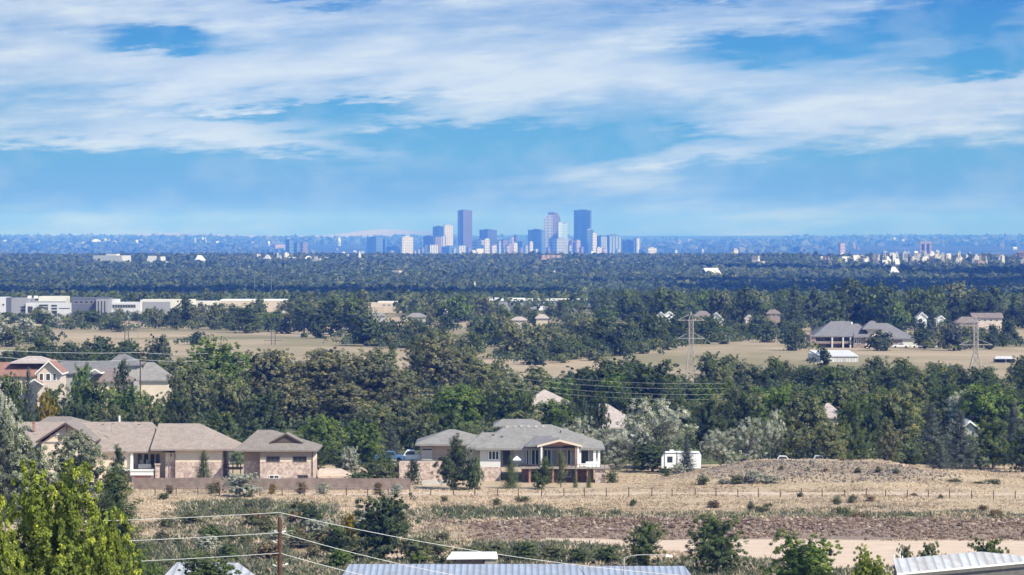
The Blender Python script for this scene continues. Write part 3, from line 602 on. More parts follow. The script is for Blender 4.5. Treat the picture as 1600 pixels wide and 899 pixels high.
# ---- grey roofed house
def house_grey():
    D = 597.; x = lambda p: X(p, D); z = lambda y, d=D: Z(y, d)
    h = empty('walkout_house', (x(800), D, 0), 'sprawling house with grey hip roofs, white bay and a long raised deck', 'house', 'houses along the field edge')
    ze = z(700)
    MB().hip(x(742), x(945), D - 1.4, D + 19, ze, x(793), x(862), D + 10, z(663.5, D + 10), .3).build('roof', SH_GREY, h)
    MB().hip(x(770), x(846), D + 10.5, D + 22, z(666, D + 10), x(784), x(833), D + 16, z(655, D + 16), .2).build('roof', SH_GREY, h)
    MB().hip(x(728), x(800), D - .6, D + 12, z(699, D), x(752), x(790), D + 7, z(676, D + 7), .3).build('roof', SH_GREY, h)
    MB().hip(x(648), x(768), D + 2.5, D + 17, z(694, D + 2.5), x(700), x(709), D + 9.5, z(671, D + 9.5), .3).build('roof', SH_GREY, h)
    MB().hip(x(820), x(880), D - 1.9, D + 8, z(697, D - 1.9), x(839), x(862), D + 3.5, z(681.5, D + 3.5), .2).build('roof', SH_DGREY, h)
    MB().gable_y(x(839), x(909), D - 4.2, D + 4, z(696, D - 4), z(687, D - 4), .32, 0, 1).build('porch_roof', [SH_GREY, STUCCO], h)
    MB().poly([(x(848), D - 3.4, z(697, D - 4)), (x(901), D - 3.4, z(697, D - 4)), (x(874), D - 3.4, z(690, D - 4))]).build('porch_gable', BRICKR, h)
    # walls
    MB().box(x(655), x(745), D + 4, D + 16, z(722), z(695.5)).build('garage_wall', TAUPE, h)
    gd = MB().box(x(658), x(674.5), D + 3.9, D + 3.99, z(722), z(701.5)).build('garage_door', SIDG, h)
    MB().box(x(659), x(673.5), D + 3.84, D + 3.88, z(706), z(703.8)).build('pane', GLASS, gd)
    MB().box(x(728), x(749.8), D + 2, D + 14, z(745), ze - .3).build('wall', SIDG, h)
    MB().box(x(750), x(782), D - .2, D + 12, z(730), ze - .3).build('white_bay', SIDING, h)
    MB().box(x(749.9), x(782.1), D - .25, D + 12, -.2, z(730.1)).build('bay_base', BRICK, h)
    MB().box(x(782.2), x(938), D + 2.6, D + 14, z(732), ze - .3).build('wall', SIDG, h)
    MB().box(x(868), x(883), D + 2.3, D + 2.59, z(731), z(697)).build('porch_wall', TAUPE, h)
    window(h, x(763), x(780), D - .2, z(719), z(704.5), 2, .12)
    window(h, x(733), x(738), D + 2, z(710), z(702), 0, .1)
    window(h, x(786), x(797), D + 2.6, z(729), z(704), 0, .14, TRIM)
    window(h, x(801), x(821), D + 2.6, z(727), z(704), 0, .14, SIDG, LGREYP)
    for a, b, m in ((822, 827, 0), (830, 843, 1), (849, 862, 1), (886, 893, 0), (906, 921, 0)): window(h, x(a), x(b), D + (2.6), z(729), z(704), m, .12)
    for a, b in ((927, 931), (905, 908), (934, 937.5)): MB().box(x(a), x(b), D - 1.1, D - .7, z(730), ze - .3).build('porch_column', WHITE, h)
    for p in (844.5, 898, 901.5): MB().box(x(p), x(p) + .26, D - 4.0, D - 3.74, z(731, D - 4), z(696.5, D - 4)).build('porch_column', WHITE if p != 898 else BRICKR, h)
    MB().box(x(908.2), x(926.8), D - 1.05, D - .95, z(730), z(724)).build('balustrade', WHITE, h)
    # deck
    dk = MB().box(x(812), x(952), D - 5.2, D + 2.5, z(733, D - 5), z(731.2, D - 5)).build('deck', WOODG, h)
    rl = MB()
    rl.box(x(815), x(950), D - 5.15, D - 5.08, z(726.4, D - 5), z(725.9, D - 5))
    for i in range(22): p = 815 + i * 6.4; rl.box(x(p), x(p) + .07, D - 5.16, D - 5.07, z(731.2, D - 5), z(726, D - 5))
    rl.build('railing', TRIM, h)
    for p in (826, 862, 898, 916): MB().box(x(p), x(p) + .3, D - 4.9, D - 4.6, -.2, z(733, D - 5)).build('deck_post', BRICKR, h)
    MB().box(x(929), x(944), D - 4.8, D - 2.5, -.2, z(733.2, D - 5)).build('deck_pier', BRICK, h)
    MB().box(x(815), x(928), D + 1.8, D + 2.5, -.2, z(733.2)).build('basement_wall', BRICKR, h)
    for a, b in ((830, 842), (852, 866), (880, 893)): window(h, x(a), x(b), D + 1.8, z(747), z(737), 1, .1)
    MB().tube((x(877), D + 6, z(686, D + 6)), (x(877), D + 6, z(673, D + 6)), .12).box(x(875.7), x(878.3), D + 5.8, D + 6.2, z(678.5, D + 6), z(677, D + 6)).build('flue', TRIM, h)
    for p, yy in ((790, 666.5), (803, 666), (813, 665.5), (824, 666), (836, 666), (847, 665.5), (782, 682), (768, 679)):
        t = (700 - yy) / 36.5; MB().box(x(p), x(p) + .4, D + 11 * t - 1.8, D + 11 * t - 1.4, z(yy + 1.5, D + 10 * t), z(yy - .8, D + 10 * t)).build('roof_vent', CONC if p > 785 else TRIM, h)
    MB().box(x(712), x(717), D + 7, D + 7.8, z(679.5, D + 7), z(677, D + 7)).build('roof_vent', TRIM, h)
    st = MB()
    for i in range(8): st.box(x(752), x(757), D - 2.6 + i * .28, D - 2.32 + i * .28, -.1 + i * .2, .1 + i * .2)
    st.build('steps', WOODG, h)
    # deck furniture
    f = empty('deck_sofa', (x(925), D - 3, z(731.2, D - 5)), 'low white sofa on the right end of the long deck', 'sofa')
    a = z(731, D - 5); MB().box(x(915), x(936), D - 3.6, D - 2.8, a, a + .35).build('seat', WHITE, f); MB().box(x(915), x(936), D - 2.79, D - 2.6, a, a + .75).build('backrest', WHITE, f)
    u = empty('folded_umbrella', (x(807), D - 2, 0), 'white tilted sun umbrella by the left end of the deck', 'umbrella')
    MB().tube((x(808), D - 2.5, 0), (x(808), D - 2.5, z(712)), .05).build('pole', STEEL, u)
    MB().hip(x(801), x(814), D - 3.2, D - 1.8, z(717), x(807), x(808), D - 2.5, z(711.5), .1).build('canopy', WHITE, u)
    w = MB().box(X(622, 591), X(690, 591), 596, 600, -.2, Z(723, 596)).build('retaining_wall', BRICK, None, (X(650, 591), 596, 0))
    tag(w, 'pinkish brick retaining wall below the garage driveway', 'wall')
    w = MB().box(X(660, 588), X(703, 588), 587.4, 588, -.1, Z(750.5, 588)).build('low_wall', CONC, None, (X(680, 588), 588, 0)); tag(w, 'low pale concrete wall at the foot of the brick retaining wall', 'wall')
    w = MB().box(X(497, 600), X(548, 600), 600, 606, -.3, .6).prism([(X(497, 600), 600, .6), (X(548, 600), 600, .6), (X(548, 600), 606, .6), (X(497, 600), 606, .6)], [(X(497, 600), 603, 1.4), (X(530, 600), 603, 1.4), (X(530, 600), 606, 1.4), (X(497, 600), 606, 1.4)]).build('garden_bank', plain('bank_gravel', (.50, .40, .33)), None, (X(520, 600), 603, 0)); tag(w, kind='structure')
house_grey()

# ---- vehicles
def car(px, D, z0, lenm, col, label, pickup=False, cat='car', rot=0):
    m = plain('paint_' + label.split()[0] + str(int(px)), col, .3, .02, 1, .6)
    e = empty('pickup_truck' if pickup else 'parked_car', (X(px, D), D, z0), label, cat)
    l = lenm / 2; w = .9
    x0 = X(px, D)
    def prof(pts, y0, y1, nm, mt):
        b = [(x0 + a, D + y0, z0 + c) for a, c in pts]; t = [(x0 + a, D + y1, z0 + c) for a, c in pts]; mb = MB(); mb.prism(b, t); return mb.build(nm, mt, e)
    prof([(-l, .35), (l, .35), (l, .85), (l * .85, .98), (-l * .92, .98), (-l, .85)], -w, w, 'body', m)
    cab = [(-l * .35, .98), (l * .45, .98), (l * .3, 1.55), (-l * .2, 1.58)] if not pickup else [(-l * .45, .985), (l * .25, .985), (l * .18, 1.75), (-l * .25, 1.78)]
    prof(cab, -w * .86, w * .86, 'cabin', m)
    gl = [(-l * .28, 1.02), (l * .38, 1.02), (l * .27, 1.45), (-l * .17, 1.47)] if not pickup else [(-l * .38, 1.08), (l * .2, 1.08), (l * .14, 1.6), (-l * .22, 1.62)]
    prof(gl, -w * .89, w * .89, 'window', GLASS)
    for sx in (-.62, .62):
        for sy in (-.9, .9): MB().tube((x0 + l * sx, D + sy - .1 * (sy > 0), z0 + .34), (x0 + l * sx, D + sy + .1 * (sy < 0), z0 + .34), .34, n=12).build('wheel', BLK, e)
zc = Z(723, 596)
car(643, 604, Z(721.5, 604), 5.6, (.78, .78, .77), 'white pickup truck parked beside the garage of the grey roofed house', True, 'truck')
MB().box(X(655.5 - 60, 604), X(656, 604), 600.1, 609, -.2, Z(721.6, 604)).build('driveway', CONC, None, (X(640, 604), 604, 0))['kind'] = 'structure'
car(609, 602, Z(721.5, 602), 4.5, (.06, .13, .24), 'blue car parked left of the white pickup truck')
# travel trailer
def trailer():
    D = 612.; x = lambda p: X(p, D); z0 = g1(x(1065), D)
    e = empty('travel_trailer', (x(1065), D, z0), 'long white travel trailer with black window, half hidden by silver trees', 'trailer')
    t = z0 + 3.1
    MB().prism([(x(1034), D, z0 + .55), (x(1095), D, z0 + .55), (x(1096), D, z0 + 2.6), (x(1093), D, t), (x(1040), D, t), (x(1034), D, z0 + 2.2)], [(x(1034), D + 2.4, z0 + .55), (x(1095), D + 2.4, z0 + .55), (x(1096), D + 2.4, z0 + 2.6), (x(1093), D + 2.4, t), (x(1040), D + 2.4, t), (x(1034), D + 2.4, z0 + 2.2)]).build('body', WHITE, e)
    MB().box(x(1043), x(1051), D - .05, D - .002, z0 + 1.5, z0 + 2.4).box(x(1069), x(1078), D - .05, D - .002, z0 + 1.6, z0 + 2.3).build('window', GLASS, e)
    MB().box(x(1038), x(1039), D - .06, D - .003, z0 + .6, t).box(x(1057.5), x(1058.5), D - .06, D - .003, z0 + .6, t).box(x(1038), x(1092), D - .06, D - .003, z0 + 2.85, z0 + 2.95).build('trim', DGREYP, e)
    MB().box(x(1047), x(1053), D + .8, D + 1.6, t, t + .28).build('roof_unit', WHITE, e)
    for p in (1062, 1067): MB().tube((x(p), D - .05, z0 + .36), (x(p), D + .2, z0 + .36), .36, n=12).build('wheel', BLK, e)
trailer()
car(1222, 622, g1(X(1222, 622), 622) + .1, 4.6, (.75, .75, .74), 'white car showing only its top over the crest of the mound')
car(1278, 622, g1(X(1278, 622), 622) + .1, 4.2, (.70, .74, .78), 'pale silver car behind the middle of the mound crest')

# ---- fences
def board_fence():
    D = 577.; a, b = X(208, D), X(640, D); e = empty('board_fence', (X(430, D), D, 0), 'long solid brown board fence behind the field, below the tan houses', 'fence')
    mb = MB(); r = random.Random(3); x = a
    while x < b: w = .14; mb.box(x, x + w - .008, D, D + .03, g1(x, D) - .1, g1(x, D) + 1.72 + r.uniform(-.04, .04)); x += w
    mb.build('boards', WOODP, e); MB().box(a, b, D + .031, D + .08, .4, .5).box(a, b, D + .031, D + .08, 1.3, 1.4).build('rail', WOODG, e)
    x = a
    while x < b: MB().box(x, x + .1, D + .081, D + .18, -.1, 1.9).build('post', WOODG, e); x += 2.6
board_fence()
def wire_fence(pts, hgt, rad, label, sp, wires=3, mat=None, zwire=True):
    e = empty('wire_fence', (pts[0][0], pts[0][1], g1(*pts[0])), label, 'fence', 'post and wire fences in the field'); r = random.Random(int(sp * 100))
    tot = []; 
    for (x0, y0), (x1, y1) in zip(pts, pts[1:]):
        n = max(1, int(math.hypot(x1 - x0, y1 - y0) / sp)); tot += [(x0 + (x1 - x0) * i / n, y0 + (y1 - y0) * i / n) for i in range(n)]
    tot.append(pts[-1]); tops = []
    for i, (x, y) in enumerate(tot):
        x += r.uniform(-.15, .15); g = g1(x, y); hh = hgt * r.uniform(.9, 1.1); lx = r.uniform(-.06, .06)
        MB().tube((x, y, g - .2), (x + lx, y, g + hh), rad, rad * .9, 6).build('post', mat or WOODD, e); tops.append((x + lx * .8, y, g + hh))
    w = MB()
    for k in range(wires):
        for p, q in zip(tops, tops[1:]): w.tube((p[0], p[1] - rad, p[2] - .1 - k * hgt * .3), (q[0], q[1] - rad, q[2] - .1 - k * hgt * .3), .012, n=3)
    w.build('wire', STEEL, e)
wire_fence([(X(242, 563), 563), (X(640, 562), 562), (X(1120, 561), 561), (X(1620, 556), 556)], 1.25, .075, 'long wire fence with thin dark wooden posts crossing the whole field', 2.93)
wire_fence([(X(795, 436), 436), (X(900, 432), 432), (X(1000, 428), 428)], 1.3, .07, 'corral fence of short posts just behind the ribbed metal roofs', 1.55, 2)
wire_fence([(X(262, 470), 470), (X(420, 466), 466), (X(620, 462), 462)], 1.2, .05, 'weathered post fence half hidden in the weeds left of the round green shrub', 1.6 + .9, 2)

# ---- poles, lamps, wires
def catenary(name, pts, sag, rad, label, group, mat=WIRE, n=14):
    cu = MB(); P = []
    a, b = Vector(pts[0]), Vector(pts[1])
    for i in range(n + 1): t = i / n; p = a.lerp(b, t); p.z -= sag * 4 * t * (1 - t); P.append(p)
    for p, q in zip(P, P[1:]): cu.tube(p, q, rad, n=5)
    o = cu.build(name, mat, None, tuple(a)); tag(o, label, 'cable', group)
def util_pole():
    D = 265.; x = X(437, D); g = g1(x, D); e = empty('utility_pole', (x, D, g), 'dark brown wooden utility pole with white insulators at the bottom of the view', 'pole')
    MB().tube((x, D, g - .3), (x, D, Z(809, D)), .19, .145, 10).build('pole', WOODD, e)
    MB().tube((x + .13, D - .1, Z(812, D)), (x + .13, D - .1, Z(800.5, D)), .03, n=5).build('pole_top_pin', STEEL, e)
    for px, y in ((430.5, 848), (430, 885), (445.5, 883), (432.5, 832), (441.5, 832)):
        xx = X(px, D); zz = Z(y, D); mb = MB(); s = -1 if px < 437 else 1
        for k in range(3): mb.tube((xx + s * k * .07, D - .02, zz + k * .03), (xx + s * (k * .07 + .045), D - .02, zz + k * .03 + .02), .075, .05, 8)
        mb.tube((x, D - .02, zz - .04), (xx, D - .02, zz), .02, n=5); mb.build('insulator', WHITE, e)
    xe = X(-340, 262)
    for i, (y0, yl, xr, yr_, Dr) in enumerate(((801, 817, 1180, 907, 285), (832.5, 852, 840, 921, 272), (864.5, 886, 720, 930, 268))):
        nm = ('top', 'middle', 'lowest')[i]
        catenary('power_cable', [(x + .13, D - .1, Z(y0, D)), (xe, 262, Z(yl, 262))], .35, .019, nm + ' of the three pale cables running left from the brown utility pole', 'cables on the brown utility pole')
        catenary('power_cable', [(x + .13, D - .1, Z(y0 + 1, D)), (X(xr, Dr), Dr, Z(yr_, Dr))], (.75, .35, .2)[i], .019, nm + ' of the three pale cables descending right from the brown utility pole', 'cables on the brown utility pole')
util_pole()
def street_lamp():
    D = 300.; x = X(975, D); g = g1(x, D); e = empty('street_lamp', (x, D, g), 'slim grey street lamp with long curved arm above the metal roofs', 'street lamp')
    MB().tube((x, D, g), (x, D, Z(872, D)), .09, .055, 8).build('pole', STEEL, e)
    mb = MB(); pts = [(976, 872), (985, 869.5), (998, 867.8), (1012, 867.4), (1026, 867.8), (1041, 869)]
    for a, b in zip(pts, pts[1:]): mb.tube((X(a[0], D), D, Z(a[1], D)), (X(b[0], D), D, Z(b[1], D)), .04, n=6)
    mb.build('arm', STEEL, e); y = Z(869.3, D)
    MB().prism([(X(1040, D), D - .12, y - .07), (X(1052, D), D - .1, y - .05), (X(1052, D), D + .1, y - .05), (X(1040, D), D + .12, y - .07)], [(X(1041, D), D - .08, y + .12), (X(1050, D), D - .06, y + .05), (X(1050, D), D + .06, y + .05), (X(1041, D), D + .08, y + .12)]).build('lamp_head', WHITE, e)
street_lamp()
def lattice(px, yt, yb_off, D, aw, arms, label, bw=8., mat=STEEL, scale=1., th=.09):
    x = X(px, D); g = g1(x, D); s = D / F; zt = Z(yt, D); e = empty('transmission_tower', (x, D, g), label, 'pylon', 'steel transmission towers')
    H = zt - g; tw = 3.2 * s; bwm = bw * s; brk = Z(yt + yb_off, D)
    def hw(z): return tw if z > brk else tw + (bwm - tw) * ((brk - z) / (brk - g)) 
    for sx in (-1, 1):
        for sy in (-1, 1):
            MB().tube((x + sx * bwm, D + sy * bwm, g - .3), (x + sx * tw, D + sy * tw, brk), th * 1.2, th, 4).tube((x + sx * tw, D + sy * tw, brk), (x + sx * tw, D + sy * tw, Z(arms[0], D)), th, th, 4).build('leg', mat, e)
    br = MB(); z = g; k = 0
    while z < Z(arms[0], D) - .5:
        z2 = min(z + 1.9 * hw(z) + .3, Z(arms[0], D)); a, b = hw(z), hw(z2)
        for sy in (-1, 1): br.tube((x - a, D + sy * a, z), (x + b, D + sy * b, z2), th * .5, n=3).tube((x + a, D + sy * a, z), (x - b, D + sy * b, z2), th * .5, n=3)
        for sx in (-1, 1): br.tube((x + sx * a, D - a, z), (x + sx * b, D + b, z2), th * .5, n=3)
        br.tube((x - b, D - b, z2), (x + b, D - b, z2), th * .5, n=3); z = z2
    br.build('bracing', mat, e)
    for ya in arms:
        za = Z(ya, D); w = aw * s; c = MB(); up = 9 * s
        for sy in (-1, 1): c.tube((x - w, D, za), (x - tw, D + sy * tw, za), th * .8, n=4).tube((x + w, D, za), (x + tw, D + sy * tw, za), th * .8, n=4).tube((x - tw, D + sy * tw, za), (x + tw, D + sy * tw, za), th * .8, n=4)
        for sg in (-1, 1):
            c.tube((x + sg * w, D, za), (x + sg * tw, D, za + up), th * .6, n=4).tube((x + sg * w * .55, D, za), (x + sg * w * .55, D, za + up * .5), th * .4, n=3)
        c.build('crossarm', mat, e)
    MB().tube((x - tw, D, Z(arms[0], D)), (x, D, zt), th * .8, n=4).tube((x + tw, D, Z(arms[0], D)), (x, D, zt), th * .8, n=4).build('peak', mat, e)
    return x, D, g
PY = plain('pylon_steel', (.34, .31, .28), .6, .1, 2)
lattice(1080, 487, 52, 1000, 21, (500.5, 529), 'tall pale lattice transmission tower above the middle of the tree belt', 9, PY, th=.13)
lattice(1525, 492, 60, 1090, 26, (508, 539), 'tall pale lattice transmission tower near the right edge by the small open shed', 10, PY, th=.14)
DKS = plain('pylon_dark', (.12, .11, .10), .7, .1, 2)
def hframe(px, yt, D, gap, arm, label):
    x = X(px, D); g = g1(x, D); s = D / F; e = empty('power_pole_frame', (x, D, g), label, 'pylon', 'dark twin pole power frames in the left field')
    for sx in (-1, 1): MB().tube((x + sx * gap * s, D, g - .2), (x + sx * gap * s, D, Z(yt, D)), .17, .12, 6).build('pole', DKS, e)
    MB().tube((x - arm * s, D, Z(yt + 16, D)), (x + arm * s, D, Z(yt + 16, D)), .10, n=5).tube((x - gap * s, D, Z(yt + 26, D)), (x + gap * s, D, Z(yt + 17, D)), .05, n=4).tube((x + gap * s, D, Z(yt + 26, D)), (x - gap * s, D, Z(yt + 17, D)), .05, n=4).build('crossarm', DKS, e)
    for sx in (-1, 1): MB().tube((x + sx * arm * s, D, Z(yt + 16, D)), (x + sx * arm * s, D, g), .035, n=4).build('guy_wire', DKS, e)
hframe(198, 500, 1280, 3, 17, 'dark twin pole power frame in the dry field below the business buildings')
hframe(427, 516, 1330, 3, 14, 'dark twin pole power frame in front of the round green trees in the field')
def upole(px, yt, D, label):
    x = X(px, D); g = g1(x, D); e = empty('utility_pole', (x, D, g), label, 'pole'); MB().tube((x, D, g - .2), (x, D, Z(yt, D)), .17, .12, 7).build('pole', WOODD, e)
    MB().box(x - .9, x + .9, D - .18, D - .08, Z(yt + 4, D) - .06, Z(yt + 4, D) + .06).build('crossarm', WOODD, e)
upole(219, 548, 800, 'thin brown utility pole between the grey hip roofs')
for i, (ya, yb_, s) in enumerate(((547, 551, .5), (555, 562, .9))):
    catenary('overhead_wire', [(X(219, 800), 799.8, Z(yb_, 800)), (X(-60, 780), 780, Z(ya - 4, 780))], s, .028, ('upper', 'lower')[i] + ' faint wire crossing left above the red brown roof', 'faint wires over the left houses')
    catenary('overhead_wire', [(X(219, 800), 799.8, Z(yb_, 800)), (X(330, 830), 830, Z(yb_ + 1, 830))], .3, .028, ('upper', 'lower')[i] + ' faint wire running right from the thin utility pole', 'faint wires over the left houses')
for i, y in enumerate((585, 593, 602, 610)):
    catenary('overhead_wire', [(X(1135, 735), 735, Z(y + 14, 735)), (X(790, 725), 725, Z(y - 4, 725))], .8, .011, ('topmost', 'second', 'third', 'lowest')[i] + ' of four faint wires crossing the trees behind the grey roofed house', 'faint wires over the centre trees')
for px, y0, D, lab in ((398, 428, 3100, 'left'), (412, 434, 3150, 'middle'), (424, 430, 3100, 'right'), (1111, 0, 0, '')):
    if D:
        x = X(px, D); g = g1(x, D); o = MB().tube((x, D, g), (x, D, Z(y0, D)), .42, .3, 5).tube((x - 3, D, Z(y0 + 3, D)), (x + 3, D, Z(y0 + 3, D)), .2, n=4).build('far_mast', LGREYP, None, (x, D, g)); tag(o, lab + ' pale mast of three standing up before the dark blue wood', 'mast')

# ---- foreground sheds
def barn(name, pts, zb, mat, wall, label):
    """pts: roof outline (x, y, z) going round; extruded walls drop to zb"""
    c = (sum(p[0] for p in pts) / len(pts), sum(p[1] for p in pts) / len(pts), zb); e = empty(name, c, label, 'building', 'metal roofed farm buildings')
    up = [(a, b, z + .12) for a, b, z in pts]
    MB().prism(pts, up).build('roof', mat, e)
    q = [(c[0] + (a - c[0]) * .985, c[1] + (b - c[1]) * .985, z - .02) for a, b, z in pts]
    MB().prism([(a, b, zb) for a, b, z in q], q).build('wall', wall, e); return e
b = 385.; zr = Z(884, b)
barn('metal_barn', [(X(520, 372), 372, zr - 1.3), (X(905, 372) + 1.5, 372, zr - 1.3), (X(900, b), b, zr), (X(546, b), b, zr)], -.5, RIBW, TAUPE, 'long metal barn with blue white ribbed roof at the bottom centre')
barn('metal_barn', [(X(905, 372) + 1.8, 372, zr - 1.45), (X(1100, 372), 372, zr - 1.5), (X(1070, 386), 386, Z(887, 386)), (X(903, 386), 386, Z(887, 386))], -.5, RIBW, TAUPE, 'metal barn with blue white ribbed roof under the street lamp')
barn('metal_barn', [(X(240, 372), 372, Z(884, 384) - 1.1), (X(425, 372), 372, Z(884, 384) - 1.2), (X(372, 384), 384, Z(882, 384)), (X(276, 384), 384, Z(881, 384))], -.5, RIBW2, TAUPE, 'pale ribbed roof peeping out right of the dark pine at the bottom left')
def rpt(px, y, z): D = (CZ - z) * F / (y - HZ); return (X(px, D), D, z)
e = barn('ribbed_shed', [rpt(1402, 897.5, 5.7), rpt(1640, 875.5, 5.7), rpt(1534, 864.5, 6.6), rpt(1396, 876, 6.6)], -.5, RIBW2, plain('shed_wall_dark', (.10, .095, .09)), 'white ribbed metal roof with little pipes in the bottom right corner')
a, c_ = rpt(1402, 898.5, 5.72), rpt(1640, 876.5, 5.72); MB().tube(a, c_, .09, n=6).build('gutter', WHITE, e)
for p, y, hh in ((1397, 877, .55), (1406.5, 874, .75), (1410.5, 876, .4)): q = rpt(p, y, 6.5); MB().tube(q, (q[0], q[1], q[2] + hh), .07, n=7).build('vent_pipe', WHITE, e)
def lean_to():
    D = 420.; x = lambda p: X(p, D); zt = Z(867, D); e = empty('open_shelter', (x(740), D, 0), 'small open animal shelter with a white flat roof behind the metal barn', 'shelter')
    MB().prism([(x(698), D - 1.2, zt - .45), (x(778), D - 1.2, zt - .38), (x(776), D + 2.2, zt), (x(706), D + 2.2, zt)], [(x(698), D - 1.2, zt - .33), (x(778), D - 1.2, zt - .26), (x(776), D + 2.2, zt + .12), (x(706), D + 2.2, zt + .12)]).build('roof', WHITE, e)
    MB().box(x(706), x(775), D + 2, D + 2.15, -.3, zt - .1).box(x(755), x(777), D - 1, D - .9, -.3, zt - .5).build('wall', WOODG, e)
    for p in (710, 733, 755): MB().box(x(p), x(p) + .15, D - 1, D - .85, -.3, zt - .45).build('post', WOODD, e)
lean_to()
r_ = MB()
def long_rail():
    e = empty('stock_panel', (X(830, 425), 425, 0), 'low rust brown rail panel running right of the open shelter', 'fence'); mb = MB()
    for k in range(3): mb.tube((X(780, 424), 424, .5 + k * .4), (X(880, 420), 420, .5 + k * .4), .035, n=5)
    mb.build('rail', WOODD, e)
    for p in (780, 800, 820, 840, 860, 880): MB().tube((X(p, 423), 422, 0), (X(p, 423), 422, 1.5), .05, n=5).build('post', WOODD, e)
long_rail()

# ---- hillside houses and other buildings in the middle distance
def simple_house(px0, px1, D, y_eave, y_ridge, dep, roof, wall, label, style='hip', rx=None, wins=(), g0=None, cat='house', name='hillside_house', group='houses among the trees', nwin=0):
    x0, x1 = X(px0, D), X(px1, D); g = g1((x0 + x1) / 2, D) if g0 is None else g0; e = empty(name, ((x0 + x1) / 2, D, g), label, cat, group)
    ze = Z(y_eave, D); zr = Z(y_ridge, D + dep / 2); o = .5
    if style == 'hip':
        r0, r1 = rx or (px0 + (px1 - px0) * .3, px1 - (px1 - px0) * .3); MB().hip(x0 - o, x1 + o, D - o, D + dep, ze, X(r0, D), X(r1, D), D + dep / 2, zr, .3).build('roof', roof, e)
    elif style == 'gx':
        MB().gable_x(x0 - o, x1 + o, D - o, D + dep, ze, zr, .3).build('roof', roof, e)
        MB().prism([(x0 + .1, D + .1, ze - .3), (x0 + .1, D + dep - .5, ze - .3), (x0 + .1, D + dep / 2, zr - .4)], [(x1 - .1, D + .1, ze - .3), (x1 - .1, D + dep - .5, ze - .3), (x1 - .1, D + dep / 2, zr - .4)]).build('gable_wall', wall, e)
    elif style == 'gy':
        zr = Z(y_ridge, D); MB().gable_y(x0 - o, x1 + o, D - o, D + dep, ze, zr, .35, 0, 1).build('roof', [roof, WHITE], e)
        MB().prism([(x0 + .1, D + .1, ze - .4), (x1 - .1, D + .1, ze - .4), ((x0 + x1) / 2, D + .1, zr - .5)], [(x0 + .1, D + dep - .1, ze - .4), (x1 - .1, D + dep - .1, ze - .4), ((x0 + x1) / 2, D + dep - .1, zr - .5)]).build('gable_wall', wall, e)
    elif style == 'flat':
        MB().box(x0 - .2, x1 + .2, D - .2, D + dep + .2, ze, zr if zr > ze else ze + .6).build('roof', roof, e)
    MB().box(x0, x1, D, D + dep - .5, min(g, g1(x0, D), g1(x1, D)) - .5, ze - .3 if style != 'flat' else ze - .003).build('wall', wall, e)
    for a, b, ya, yb_ in wins: window(e, X(a, D), X(b, D), D, Z(yb_, D), Z(ya, D), 1 if (b - a) * D / F > 2 else 0, .12)
    return e
hl = simple_house(-14, 62, 806, 587, 566, 14, SH_RED, PINKW, 'red brown roofed house at the left edge with a white trimmed pink gable front', 'hip', (-10, 75))
D = 800
MB().gable_y(X(56, D), X(99, D), D - 2, D + 9, Z(583, D), Z(563, D), .3, 0, 1).build('roof', [SH_RED, WHITE], hl)
MB().prism([(X(59, D), D - 1.2, Z(600, D) - 6), (X(96, D), D - 1.2, Z(600, D) - 6), (X(96, D), D - 1.2, Z(581.5, D)), (X(77.5, D), D - 1.2, Z(566.5, D)), (X(59, D), D - 1.2, Z(581.5, D))], [(X(59, D), D + 8, Z(600, D) - 6), (X(96, D), D + 8, Z(600, D) - 6), (X(96, D), D + 8, Z(581.5, D)), (X(77.5, D), D + 8, Z(566.5, D)), (X(59, D), D + 8, Z(581.5, D))]).build('gable_wall', PINKW, hl)
for a, b in ((62, 69), (72, 80), (83, 89)): window(hl, X(a, D), X(b, D), D - 1.2, Z(595, D), Z(583, D), 0, .12)
MB().gable_y(X(44, D), X(70, D), D - 4, D - 1.3, Z(599, D), Z(591, D), .3, 0, 1).build('porch_roof', [SH_RED, WHITE], hl)
MB().hip(X(6, D), X(72, D), D + 8, D + 20, Z(567, D + 8), X(30, D), X(50, D), D + 14, Z(556.5, D + 14), .2).build('roof', SH_PINK, hl)
simple_house(92, 178, 830, 583, 565, 13, SH_DGREY, SIDG, 'dark grey roofed house between the red brown roof and the grey hip roofs', 'gx')
h2 = simple_house(140, 200, 812, 596, 577, 12, SH_BRN, STUCCO, 'grey brown hip roofed house with a small white gable dormer', 'hip', (155, 180))
MB().gable_y(X(139, 810), X(159, 810), 809, 815, Z(582, 810), Z(576, 810), .3, 0, 1).build('dormer', [SH_BRN, WHITE], h2)
simple_house(168, 214, 838, 570, 553.5, 12, SH_DGREY, SIDG, 'dark grey peaked hip roof seen behind the thin utility pole', 'hip', (182, 192))
simple_house(217, 262, 815, 594, 566, 13, SH_GREY, STUCCO, 'cream walled house with a grey brown hip roof right of the thin utility pole', 'hip', (224, 236))
